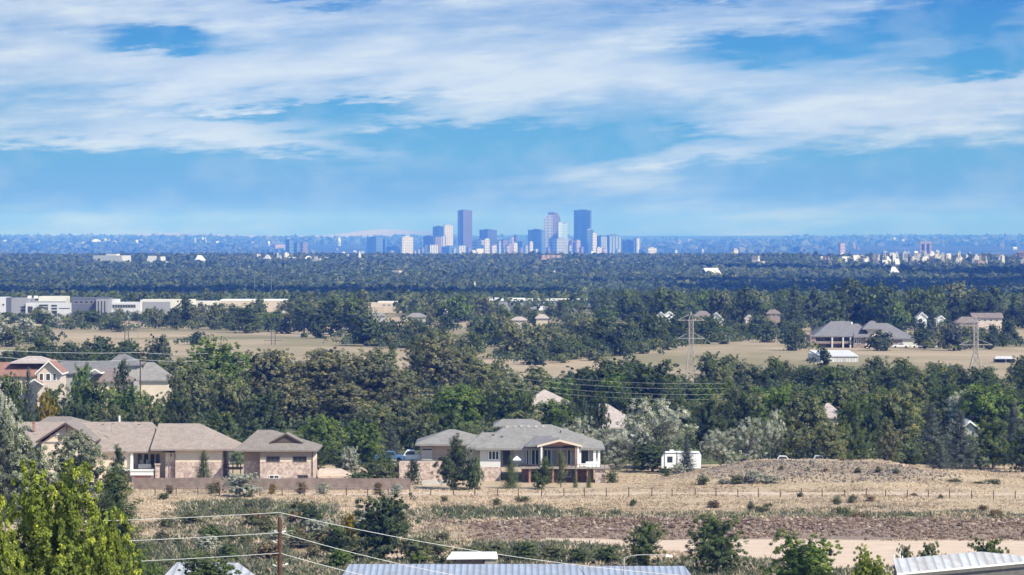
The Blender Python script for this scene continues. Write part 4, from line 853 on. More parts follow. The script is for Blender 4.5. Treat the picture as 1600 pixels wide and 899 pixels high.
# large hillside house on the right
def house_hill():
    D = 1300.; x = lambda p: X(p, D); z = lambda y, d=D: Z(y, d); g = g1(x(1350), D)
    h = empty('hillside_mansion', (x(1345), D, g), 'large brown brick hillside house with two hip roofs and a covered balcony', 'house', 'houses among the trees')
    MB().hip(x(1270), x(1362), D - 1, D + 20, z(525), x(1303), x(1331), D + 10, z(502, D + 10), .4).build('roof', SH_DGREY, h)
    MB().hip(x(1333), x(1362), D - 2.5, D + 12, z(526), x(1338), x(1346), D + 9, z(506, D + 9), .4).build('roof', SH_DGREY, h)
    MB().hip(x(1356), x(1432), D + 1, D + 22, z(529), x(1374), x(1392), D + 11, z(505, D + 11), .4).build('roof', SH_DGREY, h)
    MB().hip(x(1347), x(1381), D - 1.2, D + 10, z(514), x(1362), x(1368), D + 5, z(501.5, D + 5), .3).build('roof', SH_DGREY, h)
    MB().box(x(1266), x(1275), D - .5, D + 18, g - 2, z(524.5)).box(x(1333), x(1362), D - 1.2, D + 12, g - 2, z(528)).box(x(1275.1), x(1332.9), D + 5, D + 18, g - 2, z(526)).box(x(1362.1), x(1415), D + 1.8, D + 18, g - 2, z(531)).build('wall', BRICKB, h)
    MB().box(x(1352), x(1361.9), D - 1.26, D - 1.21, g - 1, z(528.5)).box(x(1356), x(1372), D - .2, D + 1.6, z(526), z(514.5)).build('stone_panel', STUCCO, h)
    MB().box(x(1411), x(1427), D + 1.6, D + 12, z(541), z(530)).build('garage', CREAMR, h)
    MB().box(x(1272), x(1333), D - .5, D + 4.9, z(537.5), z(536)).box(x(1272), x(1333), D - .6, D - .5, z(536), z(533.5)).build('balcony', BRICKB, h)
    for p in (1299, 1316, 1327.5): MB().box(x(p), x(p) + .5, D - .9, D - .61, g - 2, z(525.5)).build('column', CONC, h)
    for a, b, c, d in ((1279, 1290, 526.5, 535), (1302, 1312, 526.5, 535), (1320, 1326, 527, 535), (1278, 1292, 539, 545), (1302, 1314, 539, 545)): window(h, x(a), x(b), D + 5, z(d), z(c), 1, .15)
    for a, b in ((1334.5, 1338), (1340.5, 1344), (1376, 1380), (1382, 1386)): window(h, x(a), x(b), D + (-1.2 if a < 1362 else 1.8), z(537), z(530), 0, .12)
    MB().tube((x(1334), D + 8, z(507, D + 8)), (x(1334), D + 8, z(503.5, D + 8)), .3).build('flue', WHITE, h)
    for i, p in enumerate((1407, 1437, 1450)): car(p, 1296 + i, g1(x(p), 1296) + .2, 5.6, (.72, .72, .72), ('white van parked before the pale garage of the hillside house', 'silver car parked right of the pale garage', 'white car at the right end of the hillside driveway')[i])
house_hill()
def shed_hill():
    D = 1150.; x = lambda p: X(p, D); z = lambda y, d=D: Z(y, d); g = g1(x(1310), D)
    h = empty('metal_shed', (x(1300), D, g), 'long white metal shed with pale roof below the brown hillside house', 'shed')
    MB().prism([(x(1281), D - .3, z(557.5)), (x(1341.5), D - .3, z(557.5)), (x(1331), D + 10, z(548.5, D + 10)), (x(1268), D + 10, z(548.5, D + 10))], [(x(1281), D - .3, z(557.5) + .25), (x(1341.5), D - .3, z(557.5) + .25), (x(1331), D + 10, z(548.5, D + 10) + .25), (x(1268), D + 10, z(548.5, D + 10) + .25)]).build('roof', LGREYP, h)
    MB().prism([(x(1283), D, g - 1.5), (x(1341), D, g - 1.5), (x(1331), D + 10, g - 1.5), (x(1266), D + 8, g - 1.5)], [(x(1283), D, z(557.8)), (x(1341), D, z(557.8)), (x(1331), D + 9.5, z(549.5, D + 10)), (x(1266), D + 8, z(551, D + 8))]).build('wall', METW, h)
    MB().box(x(1318), x(1322), D - .05, D - .003, g - .5, z(561)).build('door', SIDG, h)
    D = 1150; x = X(1571, D); g = g1(x, D); e = empty('field_shelter', (x, D, g), 'small dark open field shelter with pale roof at the right edge', 'shelter')
    a = Z(558.5, D); MB().prism([(x - 3.2, D - .5, a - .5), (x + 3.1, D - .5, a - .5), (x + 2.6, D + 4, a), (x - 2.2, D + 4, a)], [(x - 3.2, D - .5, a - .3), (x + 3.1, D - .5, a - .3), (x + 2.6, D + 4, a + .2), (x - 2.2, D + 4, a + .2)]).build('roof', LGREYP, e)
    MB().box(x - 3, x + 2.9, D + 3.4, D + 3.5, g - .2, a - .2).box(x - 3, x - 2.9, D, D + 3.4, g - .2, a - .4).box(x + 2.8, x + 2.9, D, D + 3.4, g - .2, a - .4).build('wall', DGREYP, e); MB().box(x + .1, x + .3, D, D + .2, g - .2, a - .5).build('post', CONC, e)
shed_hill()
hs = [
 (1029, 1037, 1560, 493, 487, 9, SH_DGREY, WHITE, 'small white gabled house nearest the middle transmission tower, left one', 'gy'),
 (1040, 1052, 1570, 492, 486.5, 10, SH_GREY, WHITE, 'white gabled house just left of the tower top among dark trees', 'gy'),
 (1086, 1112, 1500, 494, 486, 12, SH_BRN, PINKW, 'brown roofed house just right of the tower top', 'hip'),
 (1110, 1129, 1490, 500, 488, 10, SH_GREY, SIDING, 'pale grey house right of the brown roofed house by the tower', 'gy'),
 (1166, 1176, 1560, 498, 492, 9, SH_PINK, PINKW, 'small pinkish house deep in the trees right of the tower', 'gy'),
 (1199, 1219, 1560, 490, 483.5, 10, SH_BRN, BRICKB, 'brown house among dark trees above the dry field', 'hip'),
 (1434, 1448, 1480, 496, 488, 9, SH_GREY, WHITE, 'white gabled house half hidden left of the round blue green tree', 'gy'),
 (1466, 1475, 1480, 498, 493, 8, SH_GREY, WHITE, 'tiny white gable between dark trees left of the long brown roofed house', 'gy'),
 (1495, 1528, 1380, 504, 495, 10, SH_BRN, BRICKB, 'lower brown roofed wing left of the long dormered house', 'hip'),
 (1521, 1566, 1400, 496.5, 489, 10, SH_BRN, PINKW, 'long brown roofed house with a row of windows and a white gable end', 'gx'),
 (578, 600, 1620, 493, 488.5, 10, SH_GREY, SIDG, 'small grey roofed house below the flat tan building', 'hip'),
 (636, 664, 1560, 495, 489, 11, SH_GREY, SIDG, 'grey roofed house among trees right of the flat tan building', 'hip'),
 (688, 697, 1760, 487, 480, 8, SH_PINK, CREAMR, 'small cream house with pointed roof in the centre woods', 'gy'),
 (428, 445, 1640, 489, 485, 9, SH_PINK, TANR, 'house with an orange tan roof right of the tree row', 'hip'),
 (838, 856, 1520, 497, 491, 10, SH_PINK, TANR, 'pinkish roofed house in the woods below the long white roofs', 'hip'),
 (800, 822, 1500, 500, 495, 10, SH_PINK, TANR, 'low pale pink roof in the woods left of centre, partly hidden', 'hip'),
]
for a in hs:
    n = (a[1] - a[0]) ; wn = [(a[0] + n * .25, a[0] + n * .42, a[3] + 1.5, a[3] + 4.2), (a[0] + n * .6, a[0] + n * .77, a[3] + 1.5, a[3] + 4.2)] if a[1] - a[0] > 12 else [(a[0] + n * .35, a[0] + n * .65, a[3] + 1.5, a[3] + 4.)]
    if a[0] == 1521: wn = [(q, q + 5, 499, 502.5) for q in (1528, 1537, 1546, 1555)]
    simple_house(*a, wins=wn)
simple_house(1502, 1530, 700, 672, 657, 10, plain('white_roof', (.72, .70, .66)), SIDG, 'very pale roof showing between the blue spruces at the right', 'gy')
def roof_only(px0, px1, D, ye, yr, roof, label, rx, style='hip'): simple_house(px0, px1, D, ye, yr, 13, roof, PINKW, label, style, rx)
roof_only(934, 1000, 680, 668, 631, SH_PINK, 'pale pinkish roof slope right of the grey roofed house, between trees', (938, 950))
roof_only(822, 888, 760, 632, 609, SH_PINK, 'pale pink roof peak behind the grey roofed house', (850, 852))
roof_only(1283, 1318, 720, 652, 630, SH_PINK, 'pinkish roof peak between two big trees above the mound', (1296, 1300))
# business buildings
def office():
    G = 'low business buildings beyond the fields'
    def blk(e, a, b, D, yt, dep, mat, nm='block', zb=None):
        x0, x1 = X(a, D), X(b, D); g = g1((x0 + x1) / 2, D) - 1.5; return MB().box(x0, x1, D, D + dep, g if zb is None else zb, Z(yt, D)).build(nm, mat, e)
    def E(nm, px, D, lab): x = X(px, D); return empty(nm, (x, D, g1(x, D)), lab, 'building', G)
    D = 1740
    e = E('office_building', 4, D, 'grey blue office block cut by the left edge of the view'); blk(e, -30, 9, D, 465, 20, LGREYP); blk(e, 9.05, 17, D + .5, 465.5, 20, DGREYP); blk(e, 4, 6.5, D - .2, 475, .19, GLASS, 'window', Z(477.5, D))
    e = E('office_building', 60, D, 'grey office building with white banded front and dark windows at the left')
    blk(e, 17.2, 45, D + 2, 466.5, 22, GREYP); blk(e, 45.1, 100, D + 8, 471, 20, GREYP); r = blk(e, 60, 103.5, D + 12, 463.5, 15, CREAMR)
    blk(e, 40, 109.5, D, 473.7, 7.9, LGREYP)
    for a, b, y0, y1 in ((43, 51, 479, 489), (61, 75, 476, 479), (61, 75, 480, 491), (80, 89, 476.5, 479.5), (80, 89, 481, 484), (80, 89, 485.5, 491), (92, 109, 481.5, 483), (31, 40, 479, 482), (31, 40, 484, 487)):
        window(e, X(a, D), X(b, D), D if a > 39.9 else D + 2, Z(y1, D), Z(y0, D), 0, .15, DGREYP)
    for a in (43, 53): MB().box(X(a, D + 8), X(a + 5, D + 8), D + 8, D + 11, Z(467, D), Z(463, D)).build('roof_unit', WHITE, e)
    D = 1745; e = E('office_building', 140, D, 'dark blue grey office building behind shrubs, second from the left')
    blk(e, 111, 150, D, 467, 22, DGREYP); blk(e, 150.1, 168, D - 3, 467.5, 20, GREYP, 'wing'); blk(e, 110, 170, D - .5 + 3.6, 465.8, 20, DGREYP, 'roof', Z(467.0, D) + .01)
    for a in (116, 124, 132, 140): window(e, X(a, D), X(a + 6, D), D, Z(475, D), Z(470, D), 0, .15, GREYP)
    for a in (152, 157, 162): window(e, X(a, D - 3), X(a + 3, D - 3), D - 3, Z(492, D), Z(470, D), 0, .15, GREYP)
    D = 1760; e = E('office_building', 195, D, 'white office building with long dark window band behind small trees')
    blk(e, 171, 219, D, 473, 20, LGREYP); window(e, X(175, D), X(212, D), D, Z(481.5, D), Z(476, D), 8, .2, GREYP); blk(e, 170.5, 183, D + 3, 468, 14, LGREYP); blk(e, 219.1, 300, D + 1, 468.8, 22, CREAMR); blk(e, 223, 266, D + .8, 471.8, .15, GREYP, 'panel')
    for a in (268, 276): window(e, X(a, D), X(a + 5, D), D + 1, Z(490, D), Z(484, D), 0, .2, GREYP)
    D = 1790; e = E('warehouse', 320, D, 'long cream warehouse with white roof behind the row of field trees')
    blk(e, 300.2, 344, D, 471.5, 24, CREAMR); blk(e, 344.2, 446, D + 2, 470.5, 24, TANR); blk(e, 343.8, 446.5, D + 1.9, 468.7, 24.5, WHITE, 'roof', Z(470.3, D))
    D = 1900; e = E('warehouse', 595, D, 'flat tan building among trees left of the centre'); blk(e, 562, 628, D, 474, 24, TANR); blk(e, 590, 627, D + 3, 471.5, 18, CREAMR); blk(e, 561, 600, D - 6, 479.5, 5.9, TANR)
    for a in (598, 606, 614): window(e, X(a, D), X(a + 4, D), D, Z(478, D), Z(476, D), 0, .15, GREYP)
    D = 1960; e = E('warehouse', 850, D, 'very long flat white roofed warehouse near the centre'); blk(e, 754, 930, D, 470.2, 30, GREYP); blk(e, 753, 820, D - .3, 467.2, 30, WHITE, 'roof', Z(470.4, D)); blk(e, 820.2, 931, D - .3, 468, 30, CREAMR, 'roof', Z(470.6, D))
    blk(e, 756, 771, D + 12, 464.5, 10, GREYP, 'roof_unit', Z(467, D)); blk(e, 772, 800, D + 12, 465.5, 10, LGREYP, 'roof_unit', Z(467, D)); blk(e, 842, 848, D - 2, 479, 1.6, WHITE, 'loading_door')
office()

# ------------------------------------------------------------------ downtown skyline
FC = {
 'blue': facade('facade_blue_glass', (.10, .16, .25), (.05, .09, .16)), 'dark': facade('facade_dark', (.075, .085, .11), (.03, .04, .06)), 'brown': facade('facade_brown', (.20, .16, .15), (.12, .09, .09), 14),
 'cream': facade('facade_cream', (.50, .47, .40), (.27, .25, .23), 15, 12), 'stripe': facade('facade_striped', (.62, .60, .55), (.16, .17, .2), 12, 400., .5, 1.1), 'grey': facade('facade_grey', (.34, .35, .36), (.14, .16, .2)),
 'glass': facade('facade_light_glass', (.30, .42, .55), (.18, .28, .40)), 'granite': facade('facade_granite', (.15, .12, .125), (.06, .055, .07), 15, 400, .45, 1.1), 'pink': facade('facade_pink', (.36, .27, .24), (.18, .14, .13), 13), 'white': plain('facade_white', (.50, .50, .48), .7, .05, .02), 'pale': facade('facade_pale_glass', (.40, .47, .55), (.24, .32, .42), 15)}
BTS = {}
def tower(x0, xm, x1, yt, fc, label, D=18000, fr=None, roof=None, zb=None, nm='tower'):
    """a block turned 45 degrees: its left face spans x0..xm, its right face xm..x1 (xm = x0 or x1: square on)"""
    s = D / F; g = g1(X((x0 + x1) / 2, D), D) - 8; t = Z(yt, D)
    a = X(x0, D); m = X(xm, D); b = X(x1, D); e = empty(nm, (m, D, g), label, 'building' if nm != 'tower' else 'tower', 'downtown buildings')
    la = m - a; lb = b - m
    if la < 1 or lb < 1: w = b - a; base = [(a, D), (b, D), (b, D + max(30, w * .8)), (a, D + max(30, w * .8))]
    else: base = [(m, D), (b, D + lb), (m - la + lb, D + la + lb), (a, D + la)]
    MB().prism([(p[0], p[1], g) for p in base], [(p[0], p[1], t) for p in base]).build('body', FC[fc], e)
    c = (sum(p[0] for p in base) / 4, sum(p[1] for p in base) / 4)
    q = [(c[0] + (p[0] - c[0]) * 1.012, c[1] + (p[1] - c[1]) * 1.012) for p in base]
    MB().prism([(p[0], p[1], t + .01) for p in q], [(p[0], p[1], t + 2.2) for p in q]).build('parapet', FC[roof or fc], e)
    q = [(c[0] + (p[0] - c[0]) * .45, c[1] + (p[1] - c[1]) * .45) for p in base]; MB().prism([(p[0], p[1], t + 2.22) for p in q], [(p[0], p[1], t + 5.5) for p in q]).build('roof_plant', FC['dark' if fc != 'cream' else 'cream'], e)
    if fr:   # narrow fins on the right face
        for k in range(fr):
            u = (k + .5) / fr; 
            if lb >= 1 and la >= 1: p = (m + lb * u, D + lb * u - 1.5)
            else: p = (a + (b - a) * u, D - 1.5)
            MB().box(p[0] - 2.2, p[0] + 2.2, p[1] - 1.2, p[1] + 1.4, g, t - 3).build('fin', FC['white'], e)
    return e
T = tower
T(572, 588, 598, 372, 'blue', 'dark blue glass tower at the left end of downtown'); T(596.5, 602, 604, 376, 'blue', 'lower blue step joined to the right of the leftmost downtown tower', 18030)
T(603, 622, 634, 386, 'dark', 'wide low dark block left of the cream striped tower', 17980)
e = T(625.5, 628.5, 645, 371, 'cream', 'cream tower with rows of windows on the left side of downtown', 17900); 
T(661, 677, 678.5, 370, 'dark', 'dark flat topped block between the cream tower and the tall brown one'); T(678.6, 680, 691, 371, 'brown', 'brown grey block right of the dark flat topped block', 18050)
T(676, 692, 694, 355, 'blue', 'blue glass half of the stepped twin tower left of the tallest slab', 18150); T(692, 694.5, 707.5, 352.8, 'cream', 'cream lit half of the stepped twin tower left of the tallest slab', 18250, roof='grey')
T(690, 690.2, 698, 370, 'stripe', 'narrow white striped slab in front of the cream stepped tower', 17950)
T(664, 672, 685, 384, 'stripe', 'low white columned block at the foot of the dark block', 17850, nm='city_building')
T(715, 724, 737.5, 329.5, 'granite', 'tall brown granite tower, left of the two tallest', 18100)
T(690, 702, 716, 386, 'blue', 'low blue block left of the foot of the brown granite tower', 17900, nm='city_building'); T(716, 717.5, 727.5, 385, 'stripe', 'small pale arched block at the foot of the brown granite tower', 17820, nm='city_building')
e = T(749, 762, 776.5, 360, 'dark', 'dark squarish tower with rooftop sheds right of the brown granite tower', 18100); 
T(738, 752, 758, 376, 'grey', 'blue grey slab attached left of the narrow cream slab', 17950, nm='city_building'); T(757, 757.6, 765, 374.5, 'cream', 'narrow tall cream slab in front of the dark squarish tower', 17920)
T(735.5, 738, 744, 392, 'white', 'tiny white block left of two at the foot of the narrow cream slab', 17800, nm='city_building'); T(743, 745, 755.5, 389.5, 'white', 'tiny white block right of two at the foot of the narrow cream slab', 17810, nm='city_building')
T(766, 769, 783, 385, 'cream', 'low cream office block right of the narrow cream slab', 17850, nm='city_building')
T(781, 786, 793, 376, 'brown', 'brown mid rise in the middle of downtown, left of the pale pink one', 18200, nm='city_building'); T(792, 795, 799, 382, 'pink', 'small pink mid rise in the middle of downtown', 17900, nm='city_building')
T(798, 799.5, 804, 371, 'pink', 'narrow pale pink mid rise beside the slim dark one', 18300, nm='city_building'); T(803, 805.5, 808, 368, 'dark', 'slim dark mid rise left of the blue block', 18200, nm='city_building')
T(801.5, 802.5, 808.5, 381, 'cream', 'small cream block with flat roof under the slim dark mid rise', 17850, nm='city_building'); T(808, 816, 824, 379, 'blue', 'blue grey mid rise just left of the wide blue tower', 18000, nm='city_building')
T(784, 788, 792, 390, 'grey', 'grey low block among the middle buildings of downtown', 17800, nm='city_building'); T(826.5, 828, 833, 379, 'cream', 'small cream block with rounded top before the wide blue tower', 17750, nm='city_building'); T(822, 824, 828, 386, 'pink', 'small pinkish block at the left foot of the wide blue tower', 17760, nm='city_building')
T(825, 846, 852, 360, 'blue', 'wide dark blue tower left of the curved top tower', 18000)
# curved top tower
def curved():
    D = 18150; x = lambda p: X(p, D); z = lambda y: Z(y, D); g = z(402); e = empty('tower', (x(863), D, g), 'tall tower with stepped curved top, centre right of downtown', 'tower', 'downtown buildings')
    P = [(850, 402), (863, 402), (863, 334)] ; A = [(850, 402), (864, 402), (864, 336)] + [(859 - 9 * math.sin(t), 346 - 10 * math.cos(t)) for t in [i * .262 for i in range(7)]]
    B = [(864, 402), (876, 402)] + [(866 + 9.5 * math.cos(t), 345 - 13.5 * math.sin(t)) for t in [i * .262 for i in range(7)]] + [(856, 331.5), (856, 336.2), (864, 336.2)]
    for nm, Q, dd, m in (('left_body', A, 0, 'grey'), ('right_body', B, 0, 'brown')):
        b = [(x(p), D + dd, z(y)) for p, y in Q]; t = [(x(p), D + dd + 45, z(y)) for p, y in Q]; MB().prism(b, t).build(nm, FC[m], e)
    MB().box(x(856.3), x(866), D - .3, D - .05, z(336), z(332.3)).build('top_band', FC['dark'], e)
curved()
T(871, 872.5, 878, 348, 'pale', 'pale glass tower with curved crown before the curved top tower', 18050); T(876.5, 878, 887, 350.5, 'glass', 'light blue glass tower right of the curved top tower', 18100, roof='white')
T(864, 870, 888, 374, 'grey', 'low grey block under the pale glass towers', 17900, nm='city_building')
e = T(897, 922.5, 924.5, 329.5, 'blue', 'widest and tallest blue glass tower, right of the two tallest', 18100); 
MB().box(X(917, 18100), X(918.2, 18100), 18100 - 1., 18101, Z(355, 18100), Z(347, 18100)).build('lit_panel', FC['white'], e) if False else None
def arc_tower():
    D = 17950; x = lambda p: X(p, D); z = lambda y: Z(y, D); e = empty('tower', (x(922), D, z(402)), 'arched top tower overlapping the right side of the widest blue tower', 'tower', 'downtown buildings')
    Q = [(917, 402), (927, 402), (927.7, 359)] + [(921.5 + 6.2 * math.cos(t), 364 - 7 * math.sin(t)) for t in [.6 + i * .3 for i in range(7)]]
    MB().prism([(x(p), D, z(y)) for p, y in Q], [(x(p), D + 40, z(y)) for p, y in Q]).build('body', FC['blue'], e)
    MB().prism([(x(917.5), D - 2, z(361)), (x(920), D - 2, z(357.8)), (x(926), D - 2, z(357.2)), (x(920.5), D - 2, z(359.5))], [(x(917.5), D - .1, z(361)), (x(920), D - .1, z(357.8)), (x(926), D - .1, z(357.2)), (x(920.5), D - .1, z(359.5))]).build('lit_arch_band', FC['white'], e)  # white sliver paints the sunlit curve of the arched top
arc_tower()
T(924, 926, 932.5, 366, 'cream', 'cream sunlit slab at the right foot of the widest blue tower', 17900); T(923.5, 924, 930.5, 393, 'white', 'small white block below the cream sunlit slab', 17700, nm='city_building')
T(889, 893, 899, 377, 'brown', 'dark brown mid rise left of the foot of the widest blue tower', 17850, nm='city_building'); T(898, 901, 907, 376, 'pink', 'pink brown mid rise before the foot of the widest blue tower', 17840, nm='city_building')
T(932, 939, 949, 369.5, 'blue', 'left half of the pale striped blue apartment pair', 18050, fr=3); T(946, 952, 971.5, 368.5, 'blue', 'right half of the pale striped blue apartment pair', 18100, fr=4)
MB; e = T(931.5, 933, 940, 388, 'cream', 'low cream topped block before the striped blue apartment pair', 17800, nm='city_building'); T(941, 943, 949, 390, 'pink', 'low pinkish block right of the cream topped block', 17790, nm='city_building')
T(973, 990, 992, 377, 'dark', 'dark slate office block right of the striped blue pair', 18050); T(991, 995, 1000, 373.5, 'stripe', 'slim dark tower with white edge beside the slate office block', 18100)
T(998, 1005, 1009, 391, 'blue', 'low blue block between the slate office and the cream flats', 17900, nm='city_building'); T(1009, 1013, 1026.5, 388.5, 'cream', 'cream block of flats at the right end of downtown', 17700, fr=2, nm='city_building')
T(446, 452, 458, 376, 'blue', 'slim dark blue tower of the small group left of downtown', 15500); T(459, 464, 470, 381, 'blue', 'lower blue block between the two towers left of downtown', 15600, nm='city_building'); T(469, 473, 480, 380, 'brown', 'brown tower of the small group left of downtown', 15400)
T(424, 430, 445, 383, 'pink', 'faint low pink building left of the small tower group', 20000, nm='city_building')
T(1144, 1147, 1154, 391, 'cream', 'lone cream block of flats right of downtown above the wood', 12500, nm='city_building')
for x0, x1, y, fc in ((650, 657, 391, 'grey'), (656, 663, 388, 'brown'), (646, 651, 393, 'cream'), (706, 712, 389, 'grey'), (728, 736, 388, 'brown'), (776, 783, 378, 'grey'), (789, 795, 385, 'grey'), (810, 817, 388, 'brown'), (818, 825, 384, 'grey'), (833, 841, 390, 'grey'), (853, 860, 388, 'brown'), (887, 893, 384, 'grey'), (905, 912, 387, 'brown'), (961, 968, 391, 'grey'), (1003, 1009, 394, 'brown'), (607, 616, 393, 'grey'), (560, 569, 393, 'grey')):
    tower(x0, (x0 + x1) / 2, x1, y, fc, {'grey': 'grey', 'brown': 'brownish', 'cream': 'cream'}[fc] + ' low mid rise filling the gaps between the downtown towers', RS.uniform(17700, 17900), nm='city_building')
def dome():
    D = 15000; x = X(1056, D); z0 = g1(x, D); e = empty('domed_building', (x, D, z0), 'tiny white domed building shining right of downtown', 'building'); zt = Z(391, D)
    mb = MB(); r = 5.5; zc_ = zt - 5; prev = [(x + r * 1.25 * math.cos(a), D + r * math.sin(a), Z(400, D) - 10) for a in [i * .785 for i in range(8)]]
    for rr, zz in ((r, zc_ - 6), (r, zc_), (r * .8, zc_ + 3), (r * .4, zc_ + 4.8), (.3, zc_ + 5.5)):
        cur = [(x + rr * math.cos(a), D + rr * math.sin(a), zz) for a in [i * .785 for i in range(8)]]; mb.prism(prev, cur); prev = cur
    mb.build('dome', FC['white'], e)
dome()
def arch_build():
    D = 14000; x = lambda p: X(p, D); e = empty('arcaded_building', (x(1446), D, g1(x(1446), D)), 'tan building like a row of tall arches, far right on the plain', 'building'); m = FC['pink']
    for a, b in ((1437, 1440), (1444.5, 1447.5), (1452.5, 1456)): MB().box(x(a), x(b), D, D + 20, Z(400, D), Z(380, D)).build('pier', m, e)
    MB().box(x(1436.5), x(1456.5), D - 1, D + 21, Z(380, D) + .01, Z(377.5, D)).build('roof', m, e); MB().box(x(1440.1), x(1452.4), D + 14, D + 20, Z(400, D), Z(382, D)).build('back_wall', FC['brown'], e)
arch_build()
T(1309, 1313, 1321, 381, 'pink', 'small pinkish tower pair far out on the plain at the right', 17000, nm='city_building')
e = T(843, 846, 878, 401, 'pink', 'long low brick building rising out of the wood below the skyline', 6350, nm='city_building'); e['group'] = 'pale buildings in the far woods'
# small far buildings: four shapes, copied
def small_protos():
    out = []
    for i in range(5):
        r = random.Random(50 + i); mb = MB(); ty = i % 5
        if ty == 0: mb.box(-.5, .5, -.3, .3, -.6, .9, 0, 1).box(-.15, .2, -.1, .15, .901, 1., 0, 1)
        elif ty == 1: mb.box(-.5, .5, -.3, .3, -.6, .55).gable_x(-.54, .54, -.36, .36, .5, 1., .06, 1, 1)
        elif ty == 2: mb.box(-.5, .05, -.3, .3, -.6, 1., 0, 1).box(.051, .5, -.25, .3, -.6, .6, 0, 1)
        elif ty == 3: mb.box(-.5, .5, -.3, .3, -.6, .6).hip(-.55, .55, -.36, .36, .62, -.2, .2, 0, 1., .05, 1)
        else: mb.box(-.5, .5, -.3, .3, -.6, .7, 0, 1).box(-.4, -.1, -.1, .2, .701, 1., 0, 1).box(.1, .3, -.28, .1, .701, .85, 0, 1)
        for k in range(4): 
            a = -.42 + k * .22; mb.box(a, a + .1, -.312, -.301, .12, .42, 2)
        o = mb.build('city_building', [FC['cream'], FC['white'], DARKIN]); out.append(o.data); bpy.data.objects.remove(o)
    return out
SP = small_protos(); SFC = ['cream', 'white', 'pink', 'brown', 'grey', 'white', 'cream', 'pale']
SBN = [0]
def small(px, y_top, D, wpx, hm, fi, label, group, sink=0., fmat=None):
    x = X(px, D); g = g1(x, D); o = bpy.data.objects.new('city_building', SP[SBN[0] % 5]); SBN[0] += 1; C.objects.link(o)
    top = Z(y_top, D) if y_top else g + hm; h = max(3., top - g)
    o.location = (x, D, g); o.scale = (wpx * D / F, wpx * D / F * RS.uniform(.7, 1.3), h); o.rotation_euler = (0, 0, RS.choice([0, .3, -.35, .6]))
    o.material_slots[0].link = 'OBJECT'; o.material_slots[0].material = fmat or FC[SFC[fi % 8]]; tag(o, label, 'building', group)
lab = 'pale building of the dense low district above the woods at the far right'; g_ = 'pale low buildings of the district at the far right'
for i in range(140):
    px = 1282 + 330 * RS.random() ** .85; yt = RS.uniform(394, 410) + (2 if px > 1500 else 0) - (3 if 1400 < px < 1500 else 0); D = RS.uniform(5900, 7600)
    if px < 1340: yt = max(yt, 401)
    small(px, yt, D, RS.uniform(3, 9), 0, RS.choice([0, 0, 4, 2, 0, 6, 2, 3, 4]), lab, g_)
small(1594, 392.5, 6900, 14, 0, 2, 'pinkish block of flats cut by the right edge above the woods', g_); small(1336, 399, 6200, 7, 0, 1, 'small white rounded building at the left part of the far right district', g_)
lab = 'low cream building at the wood edge left of the downtown towers'
for px, y, w in ((405, 397, 14), (418, 398, 9), (436, 395, 8), (447, 394, 8), (458, 402, 20), (470, 404, 14), (482, 400, 12), (497, 401, 16), (508, 402, 10), (428, 404, 22), (545, 397, 7), (562, 393, 4), (590, 398, 10)):
    small(px, y, RS.uniform(6300, 6900), w, 0, RS.choice([0, 1, 6]), lab, 'cream buildings at the wood edge left of downtown')
for px, y, w, l in ((175, 397, 50, 'long white flat building at the far left above the woods'), (238, 400, 14, 'tan roofed white building at the far left, right of the long white one'), (256, 401, 16, 'low white building beside the tan roofed one at the far left'), (312, 399, 16, 'white building standing alone between far left and the tower group'), (28, 408, 6, 'tiny white house deep in the far woods at the left edge'),
                     (412, 427, 10, 'small pale house in the blue wood near the three masts'), (524, 427, 16, 'long pale roof in the dark blue wood left of centre'), (625, 423, 22, 'faint pinkish roof in the blue wood below the cream tower'), (742, 440, 4, 'tiny white house in the blue wood below the brown granite tower'),
                     (868, 423, 10, 'pale cottage pair in the wood below the brick building'), (853, 423, 5, 'tiny white gable left of the pale cottage pair'), (1110, 419, 26, 'thin long white building in the woods right of downtown'), (1185, 400, 18, 'white building at the ridge of the woods right of the lone cream flats'), (1396, 417, 14, 'orange tan roof in the woods below the far right district'), (1340, 452, 8, 'pale house low in the woods above the hillside trees'), (1372, 455, 7, 'small pale gabled house right of the pale house low in the woods')):
    small(px, y, 6000 if y < 415 else 4600 if y < 430 else 3400 if y < 445 else 2900, w, 0, RS.choice([0, 1, 6]), l, 'pale buildings in the far woods')
lab = 'white speck of a building on the dry plain along the left horizon'
for px, y, w in [(8, 375, 10), (22, 376, 12), (40, 378, 14), (62, 376, 7), (90, 379, 22), (112, 380, 26), (130, 379, 16), (150, 374, 24), (168, 373, 22), (178, 376, 12), (214, 375, 6), (222, 374, 8), (232, 376, 8), (262, 378, 6), (305, 371, 4), (317, 371.5, 5), (322, 371.5, 4), (340, 377, 10), (372, 378, 8), (395, 378, 10), (420, 377, 6), (452, 372, 8), (530, 370.5, 7), (480, 378, 5)]:
    small(px, y, RS.uniform(24000, 27000), w * .6, 0, 1, lab, 'white specks along the left horizon')
lab = 'faint pale building scattered over the blue plain to the right of downtown'
for i in range(70):
    px = RS.uniform(1035, 1600); D = 8500 * (30000 / 8500) ** RS.random(); small(px, None, D, RS.uniform(2, 8), RS.uniform(6, 15) * (1 + D / 25000), RS.choice([4, 0, 3, 7, 2, 4]), lab, 'faint buildings over the right plain')
lab = 'faint pale building scattered over the blue plain to the left of downtown'
for i in range(30):
    px = RS.uniform(0, 560); D = 9000 * (22000 / 9000) ** RS.random(); small(px, None, D, RS.uniform(2, 7), RS.uniform(7, 16), RS.choice([1, 0, 3]), lab, 'faint buildings over the left plain')

